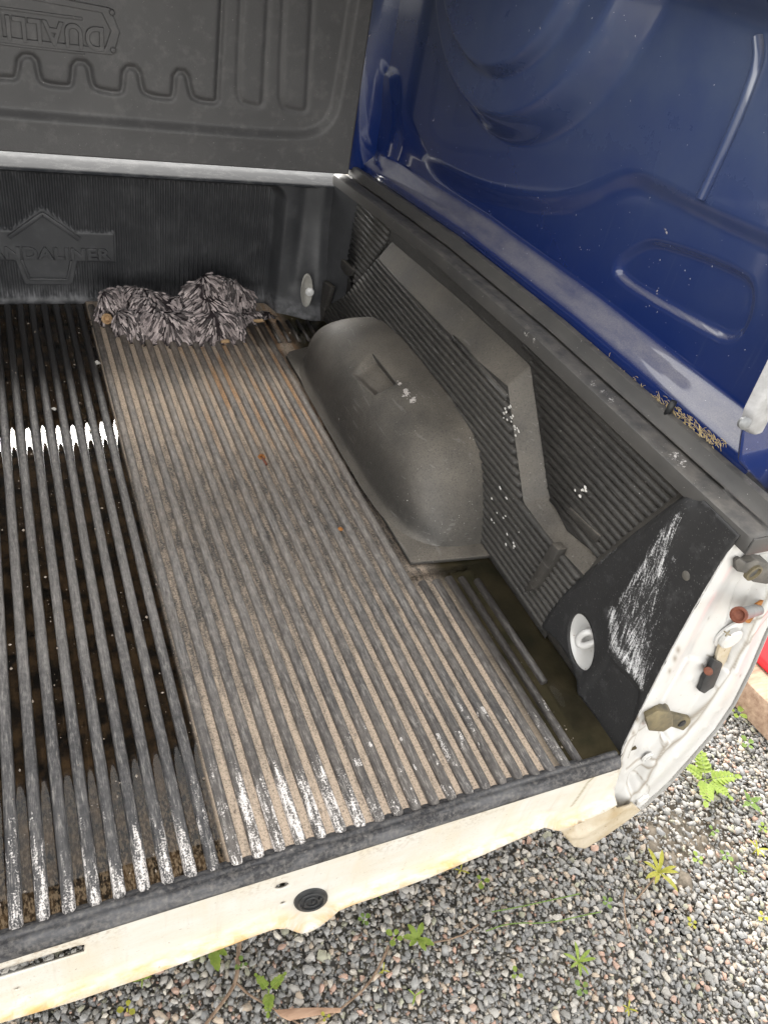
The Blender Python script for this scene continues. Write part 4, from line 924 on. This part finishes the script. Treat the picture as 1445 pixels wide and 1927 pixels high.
# ================================================================== SHAGGY MAT
def mat_heap():
    root = thing("shaggy_mat", "crumpled mauve grey shaggy chenille mat lying against the front wall", "mat", (.41, 1.9, .012))
    Z0 = .012
    caps = []                                     # (px,py at depth y) -> capsules in world metres: (x,y,z,r)
    def P(px, py, y): return hit((px, py), 1, y)
    chains = [
        ([(P(196, 588, 1.93), .020), (P(205, 560, 1.95), .026), (P(250, 555, 1.95), .026), (P(300, 570, 1.92), .030), (P(330, 590, 1.90), .024)]),
        ([(P(232, 600, 1.88), .026), (P(270, 606, 1.86), .034), (P(330, 612, 1.84), .036), (P(400, 606, 1.84), .036), (P(436, 608, 1.84), .030)]),
        ([(P(270, 575, 1.90), .030), (P(285, 590, 1.88), .032), (P(300, 610, 1.86), .034)]),
        ([(P(360, 590, 1.88), .040), (P(372, 555, 1.90), .036), (P(392, 532, 1.91), .026)]),
        ([(P(392, 532, 1.91), .026), (P(430, 543, 1.95), .030), (P(460, 560, 1.97), .026)]),
        ([(P(296, 580, 1.91), .026), (P(335, 578, 1.90), .030), (P(366, 572, 1.90), .034)]),
        ([(P(380, 580, 1.88), .044), (P(420, 590, 1.88), .040), (P(432, 600, 1.87), .036)]),
        ([(P(440, 598, 1.90), .014), (P(480, 592, 1.93), .012), (P(508, 588, 1.96), .008)]),
        ([(P(330, 640, 1.82), .016), (P(390, 642, 1.815), .018), (P(430, 634, 1.82), .016)])]
    for ch in chains:
        for (a, ra), (b_, rb) in zip(ch[:-1], ch[1:]): caps.append((a, b_, ra, rb))
    xs = np.arange(.14, .70, .005); ys = np.arange(1.74, 2.06, .005); U, V = grid(xs, ys); H = np.full(len(U), -.02)
    for a, b_, ra, rb in caps:
        e = (b_-a)[:2]; t = np.clip(((U-a[0])*e[0]+(V-a[1])*e[1])/(e@e+1e-9), 0, 1)
        r = ra+(rb-ra)*t; dx = np.hypot(U-a[0]-e[0]*t, V-a[1]-e[1]*t); zc = a[2]+(b_[2]-a[2])*t
        k = dx < r; zz = np.where(k, zc+np.sqrt(np.maximum(r*r-dx*dx, 0))-.004, -.02); H = np.maximum(H, zz)
    H = H.reshape(len(xs), len(ys)); H = np.maximum(H, -.004)
    for _ in range(2):
        q = np.pad(H, 1, 'edge'); H = (q[:-2, 1:-1]+q[2:, 1:-1]+q[1:-1, :-2]+q[1:-1, 2:]+2*H)/6
    inside = H > .012
    Hf = H.ravel(); V3 = np.stack([U, V, Hf], 1); fc = gridfaces(len(xs), len(ys)); k = (Hf[fc] > .010).any(1)
    V3[:, 2] = np.maximum(V3[:, 2], .006)
    used = np.unique(fc[k]); mp = -np.ones(len(V3), int); mp[used] = np.arange(len(used))
    base = obj("mat_cloth", V3[used], mp[fc[k]], m_simple("mat_cloth_fabric", (.018, .014, .015), (.035, .028, .030), 80, .95, .1), root)
    # strands
    tri = np.vstack([fc[k][:, [0, 1, 2]], fc[k][:, [0, 2, 3]]]); A, B, Cc = V3[tri[:, 0]], V3[tri[:, 1]], V3[tri[:, 2]]
    N = np.cross(B-A, Cc-A); ar = np.linalg.norm(N, axis=1)*.5; N = N/(2*ar[:, None]+1e-12); N[N[:, 2] < 0] *= -1
    m = 5000; idx = rng.choice(len(tri), m, p=ar/ar.sum()); r1 = np.sqrt(rng.random(m)); r2 = rng.random(m)
    R0 = (1-r1)[:, None]*A[idx]+(r1*(1-r2))[:, None]*B[idx]+(r1*r2)[:, None]*Cc[idx]; Nn = N[idx]
    flow = np.stack([1.1*np.sin(R0[:, 0]*52+R0[:, 1]*14+1.0), -.5-.5*np.cos(R0[:, 0]*23), np.full(m, -.75)], 1)
    g = flow-Nn*(flow*Nn).sum(1)[:, None]; g /= np.linalg.norm(g, axis=1)[:, None]+1e-9
    D = g+Nn*.20+rng.normal(0, .15, (m, 3)); D /= np.linalg.norm(D, axis=1)[:, None]
    VV, FF = [], []; b = 0; n = 6; ang = np.linspace(0, 2*math.pi, n, endpoint=False)
    for i in range(m):
        L = rng.uniform(.017, .026); r = rng.uniform(.0021, .0028); p0 = R0[i]-Nn[i]*.003; d = D[i]
        bend = np.array([0, 0, -.25])*L+Nn[i]*0
        path = [p0, p0+d*L*.35, p0+d*L*.7+bend*.35, p0+d*L*.93+bend*.8, p0+d*L+bend]
        rad = [r*.9, r, r*1.05, r*.95, r*.5]
        u = np.cross(d, (.3, .2, 1.0)); u /= np.linalg.norm(u)+1e-9; v = np.cross(d, u); ringd = np.cos(ang)[:, None]*u+np.sin(ang)[:, None]*v
        for pth, ra in zip(path, rad): VV.append(np.maximum(pth+ra*ringd, (-9, -9, .0065)))
        for s in range(4):
            for j in range(n): FF.append([b+s*n+j, b+s*n+(j+1) % n, b+(s+1)*n+(j+1) % n, b+(s+1)*n+j])
        b += 5*n
    o = obj("strand_pile", np.vstack(VV), FF, MST, root); o["kind"] = "stuff"
    # frayed backing showing at three turned edges
    q = hit((202, 600), 1, 1.895); q[2] = max(q[2], .026); lathe("frayed_hem", [(.004, -.010), (.008, -.002), (.0125, 0), (.0140, .002), (.0125, .004), (.0095, .002), (.007, -.008)], q, (-.15, -1, .35), FRAY, root, 14)
    for c, y in (((426, 645), 1.79), ((487, 606), 1.89)):
        q = hit(c, 1, y); q[2] = max(q[2], .014); k = 9; a = np.linspace(0, 2*math.pi, k, endpoint=False); rr_ = np.array([rnd.uniform(.006, .012) for _ in range(k)])
        prism("frayed_hem", np.stack([q[0]+rr_*1.5*np.cos(a), q[1]-rr_*.5*np.sin(a), q[2]+rr_*.6*np.sin(a)], 1), (0, .006, .004), FRAY, root, .001)
mat_heap()

# ================================================================== SMALL THINGS IN THE BED
sc_ = hit((492, 862), 2, .013)
r = thing("rusty_bolt", "small rusty bolt lying in a dusty floor channel", "bolt", tuple(sc_))
lathe("head", [(.0085, 0), (.0085, .005), (.005, .0055), (.0045, .003), (.001, .003)], sc_, (0, -.25, 1), RUST, r, 6)
tube("shank", [sc_+np.array([.001, -.003, .001]), sc_+np.array([.004, -.022, -.002])], .0042, RUSTD, r, 8)
def pebble(pxy, z, s, mat, label, cat, name):
    c = hit(pxy, 2, z); bm = bmesh.new()
    for _ in range(14):
        v = Vector((rnd.gauss(0, 1), rnd.gauss(0, 1), rnd.gauss(0, 1))).normalized(); bm.verts.new((c[0]+v.x*s, c[1]+v.y*s*.9, c[2]+s*.55+v.z*s*.6))
    rr_ = bmesh.ops.convex_hull(bm, input=bm.verts); bmesh.ops.delete(bm, geom=[q for q in rr_.get('geom_interior', []) if isinstance(q, bmesh.types.BMVert)], context='VERTS')
    me = bpy.data.meshes.new(name); bm.to_mesh(me); bm.free(); o = link(name, me, mat); tag(o, label, cat); return o
PEB = m_simple("pale_stone", (.38, .36, .33), (.52, .50, .46), 120, .8)
pebble((184, 686), .003, .009, PEB, "pale pebble lying against the edge of the wet channels by the mat", "pebble", "pebble")
pebble((102, 772), .002, .006, PEB, "small wet pebble shining in a flooded channel", "pebble", "pebble")
pebble((640, 998), .012, .006, RUST, "rust flake on the dry ribs beside the wheel arch cover", "flake", "rust_flake")

def crumbs():
    VV, FF = [], []; b = 0
    base = np.array([(1, 0, 0), (-1, 0, 0), (0, 1, 0), (0, -1, 0), (0, 0, 1), (0, 0, -.3)]); fc = [[0, 2, 4], [2, 1, 4], [1, 3, 4], [3, 0, 4], [2, 0, 5], [1, 2, 5], [3, 1, 5], [0, 3, 5]]
    for k in range(900):
        x, y = rnd.uniform(-.12, .74), rnd.uniform(.47, 2.0)
        if x > .60 and .88 < y < 1.82: continue
        ph = ((x-x0)/PITCH) % 1; s_ = .0006+.0022*rnd.random()**4
        if k % 4: x += (.5-ph)*PITCH+rnd.uniform(-.004, .004); z = .0062 if x > .17 else .0045
        else: z = .0125 if abs(ph-.0) < .2 or ph > .8 else .0065
        if x > .69: z = .003
        VV.append(base*np.array([rnd.uniform(.6, 1.3), rnd.uniform(.6, 1.6), .8])*s_+(x, y, z)); FF += [[i+b for i in f] for f in fc]; b += 6
    o = obj("dirt_crumbs", np.vstack(VV), FF, m_simple("dirt_crumb", (.16, .12, .09), (.55, .48, .40), 300, .9, .2, 0, 0), None, False); o["kind"] = "stuff"
    o["label"] = "fine crumbs of dirt and paint scattered over the ribbed floor"; o["category"] = "dirt"
crumbs()

# ================================================================== TIMBER, RED PANEL, BARK, TWIGS
bl = Vector((0.010, -.1125, 0)).normalized()
bdir = np.array(hit((1445, 1402), 2, GZ)-hit((1377, 1330), 2, GZ)); bdir /= np.linalg.norm(bdir); bn = np.array([-bdir[1], bdir[0], 0]); bn = bn if bn[0] > 0 else -bn
b0 = hit((1377, 1330), 2, GZ)-bdir*.5+np.array([0, 0, .004]); b1 = b0+bdir*1.5
tb = prism("timber_beam", [b0, b1, b1+bn*.115, b0+bn*.115], (0, 0, .085), WOOD, None, .006)
tag(tb, "weathered timber beam lying on the gravel beside the white bed", "timber")
rp0 = b0+bn*.05+np.array([0, 0, .0865]); V = []
us = np.linspace(0, 1, 14); vs = np.linspace(0, 1, 20)
for u in us:
    for v in vs: V.append(rp0+bdir*(.02+u*.9)+bn*(.02+v*.42)+np.array([0, 0, .10*math.sin(v*2.0)+.004]))
V = np.array(V)
rp = obj("red_panel", V, gridfaces(14, 20), RED); fixn(rp.data); solidify(rp, .004, 0)
tag(rp, "glossy red painted car panel resting on the timber beam", "panel")
bp = [(516, 1902), (560, 1898), (600, 1897), (642, 1898), (640, 1906), (600, 1911), (545, 1922), (528, 1914)]
bk_ = prism("bark_strip", [hit(p, 2, GZ+.012) for p in bp], (0, 0, .004), BARK, None, .0012)
tag(bk_, "flat strip of pinkish dry bark lying on the gravel", "bark")
tw = [([(452, 1764), (448, 1800), (446, 1848), (420, 1886), (385, 1930)], .0038, "thick brown twig running out from under the white sill"),
      ([(446, 1850), (470, 1874), (520, 1900), (575, 1935)], .0022, "thin twig forking off the thick one towards the bark strip"),
      ([(731, 1780), (716, 1816), (690, 1858), (640, 1900), (590, 1930)], .0024, "long curved twig between the small leafy plants"),
      ([(900, 1740), (868, 1762), (806, 1777)], .0018, "pale straight twig beside the leafy rosette"),
      ([(1176, 1672), (1172, 1700), (1180, 1745), (1184, 1762)], .0018, "reddish twig lying by the yellow weed"),
      ([(935, 1600), (960, 1582), (980, 1560)], .0016, "short twig on the gravel near the corner bracket")]
for pts, r_, lb in tw:
    P = chaikin([hit(p, 2, GZ+.014) for p in pts], 2); P[:, 2] += rng.normal(0, .0008, len(P)); o = tube("twig", P, np.linspace(r_, r_*.6, len(P)), TWIG, None, 6); tag(o, lb, "twig")
for pts, lb in (([(925, 1716), (980, 1706), (1045, 1692), (1090, 1682)], "thin green grass runner across the gravel, the one nearer the corner bracket"), ([(914, 1752), (960, 1736), (1030, 1738), (1100, 1722), (1130, 1716)], "longer green grass runner with small leaves across the gravel")):
    P = chaikin([hit(p, 2, GZ+.013) for p in pts], 2); o = tube("grass_runner", P, .0011, LG, None, 5); tag(o, lb, "grass")

# ================================================================== WEEDS
def leaf_geo(base, d, L, Wd, lift, curl=.5, n=7, serr=0.):
    d = np.array([d[0], d[1], 0.0]); d /= np.linalg.norm(d); s = np.array([-d[1], d[0], 0]); V = []
    for i in range(n):
        t = i/(n-1); c = np.asarray(base)+d*L*t*(1-.12*t)+np.array([0, 0, lift*L*(t-curl*t*t*1.1)])
        wv = Wd*math.sin(math.pi*min(t*.92+.06, 1))**.8*(1 if i < n-1 else .05)*(1+serr*((i % 2)*2-1))
        V += [c-s*wv+np.array([0, 0, .25*wv]), c, c+s*wv+np.array([0, 0, .25*wv])]
    Fc = []
    for i in range(n-1):
        for j in range(2): a = i*3+j; Fc.append([a, a+3, a+4, a+1])
    return np.array(V), Fc
def pin_geo(base, d, L, nl, lw, lift):
    VV, FF = [], []; b = 0; d = np.array([d[0], d[1], 0.0]); d /= np.linalg.norm(d); s = np.array([-d[1], d[0], 0])
    def add(V, Fc):
        nonlocal b
        VV.append(V); FF.extend([[i+b for i in f] for f in Fc]); b += len(V)
    pt_ = lambda t: np.asarray(base)+d*L*t+np.array([0, 0, lift*L*(t-.55*t*t)])
    add(*tube_data([pt_(t) for t in np.linspace(0, 1, 6)], .0009, 4, False))
    for i in range(nl):
        t = .22+.78*i/(nl-1); k = math.sin(math.pi*min(.28+t*.62, 1))
        for sg in (-1, 1): add(*leaf_geo(pt_(t), s*sg+d*.55, lw*k*rnd.uniform(.85, 1.15), lw*.27*k, .25, .5, 5))
    add(*leaf_geo(pt_(1.0), d, lw*.8, lw*.26, .1, .5, 5)); return np.vstack(VV), FF
def weed(px, kind, size, mat, label, n, stem=None, a0=None, group=None):
    size *= .85; c = hit(px, 2, GZ+.012); r = thing("weed", label, "weed", tuple(c), group)
    base = c+np.array([0, 0, .004])
    if stem is not None:
        q = hit(stem, 2, GZ+.006); pth = chaikin([q, (q+base)/2+np.array([0, 0, size*.15]), base+np.array([0, 0, size*.3])], 2); tube("stem", pth, .0016, TWIG, r, 5); base = pth[-1]
    else: tube("stem", [c-np.array([0, 0, .018]), base], .0014, mat, r, 5)
    a0 = rnd.uniform(0, 6.28) if a0 is None else a0
    for i in range(n):
        a = a0+i*2*math.pi/n+rnd.uniform(-.3, .3); d = (math.cos(a), math.sin(a)); L = size*rnd.uniform(.75, 1.15)
        if kind == 'lance': V, Fc = leaf_geo(base, d, L, L*.17, .45, .6, 9, .10)
        elif kind == 'spike': V, Fc = leaf_geo(base, d, L, L*.09, .7, .5, 7)
        elif kind == 'round': V, Fc = leaf_geo(base+np.array([d[0], d[1], .3])*L*.25, d, L*.7, L*.27, .3, .5, 6)
        else: V, Fc = pin_geo(base, d, L, 7, L*.36, .5)
        obj("leaf", V, Fc, mat, r)
    return r
weed((1325, 1470), 'pin', .075, LF, "large bright green ferny weed beside the curved white corner", 5, None, 1.2)
weed((1232, 1650), 'spike', .055, LY, "yellow green spiky weed with a reddish leaning stem", 8, (1196, 1694))
weed((396, 1782), 'lance', .055, LF, "broad leaved green weed growing at the edge of the white sill", 6, None, .3)
weed((784, 1768), 'lance', .036, LF, "leafy green rosette at the end of the pale twig", 6)
weed((741, 1766), 'round', .022, LF, "small round leaved seedling next to the leafy rosette", 4)
weed((506, 1866), 'pin', .042, LF, "small ferny weed with two feathery leaves above the bark strip", 3, None, 4.4)
weed((1086, 1812), 'spike', .036, LF, "narrow leaved green weed alone in the open gravel", 7)
weed((1290, 1412), 'round', .03, LF, "low green sprout at the foot of the timber beam", 4) if False else None
weed((1384, 1344), 'round', .032, LF, "pale sprout at the foot of the timber beam", 4)
weed((1403, 1402), 'round', .026, LG, "trefoil sprout in the gravel between beam and ferny weed", 4)
weed((1408, 1512), 'pin', .030, LG, "feathery seedling standing apart beyond the ferny weed", 4)
weed((1352, 1490), 'spike', .026, LF, "thin leaved seedling just beside the ferny weed", 5)
weed((1422, 1600), 'spike', .028, LY, "yellowing thin leaved seedling right of the bare soil", 5)
SG = "tiny seedlings scattered in the gravel"
for p in ((705, 1686), (684, 1732), (590, 1738), (268, 1846), (60, 1890), (780, 1876), (1310, 1618), (1362, 1612), (1432, 1728), (1390, 1640), (1092, 1862), (970, 1836), (720, 1828), (455, 1815), (1432, 1560), (1340, 1566), (865, 1640), (1140, 1700), (612, 1916), (240, 1900), (1180, 1900), (1300, 1740), (905, 1660)):
    weed(p, rnd.choice(['round', 'spike', 'round']), rnd.uniform(.012, .022), rnd.choice([LF, LG, LY]), "tiny green seedling sprouting between the stones", rnd.choice([3, 4]), None, None, SG)
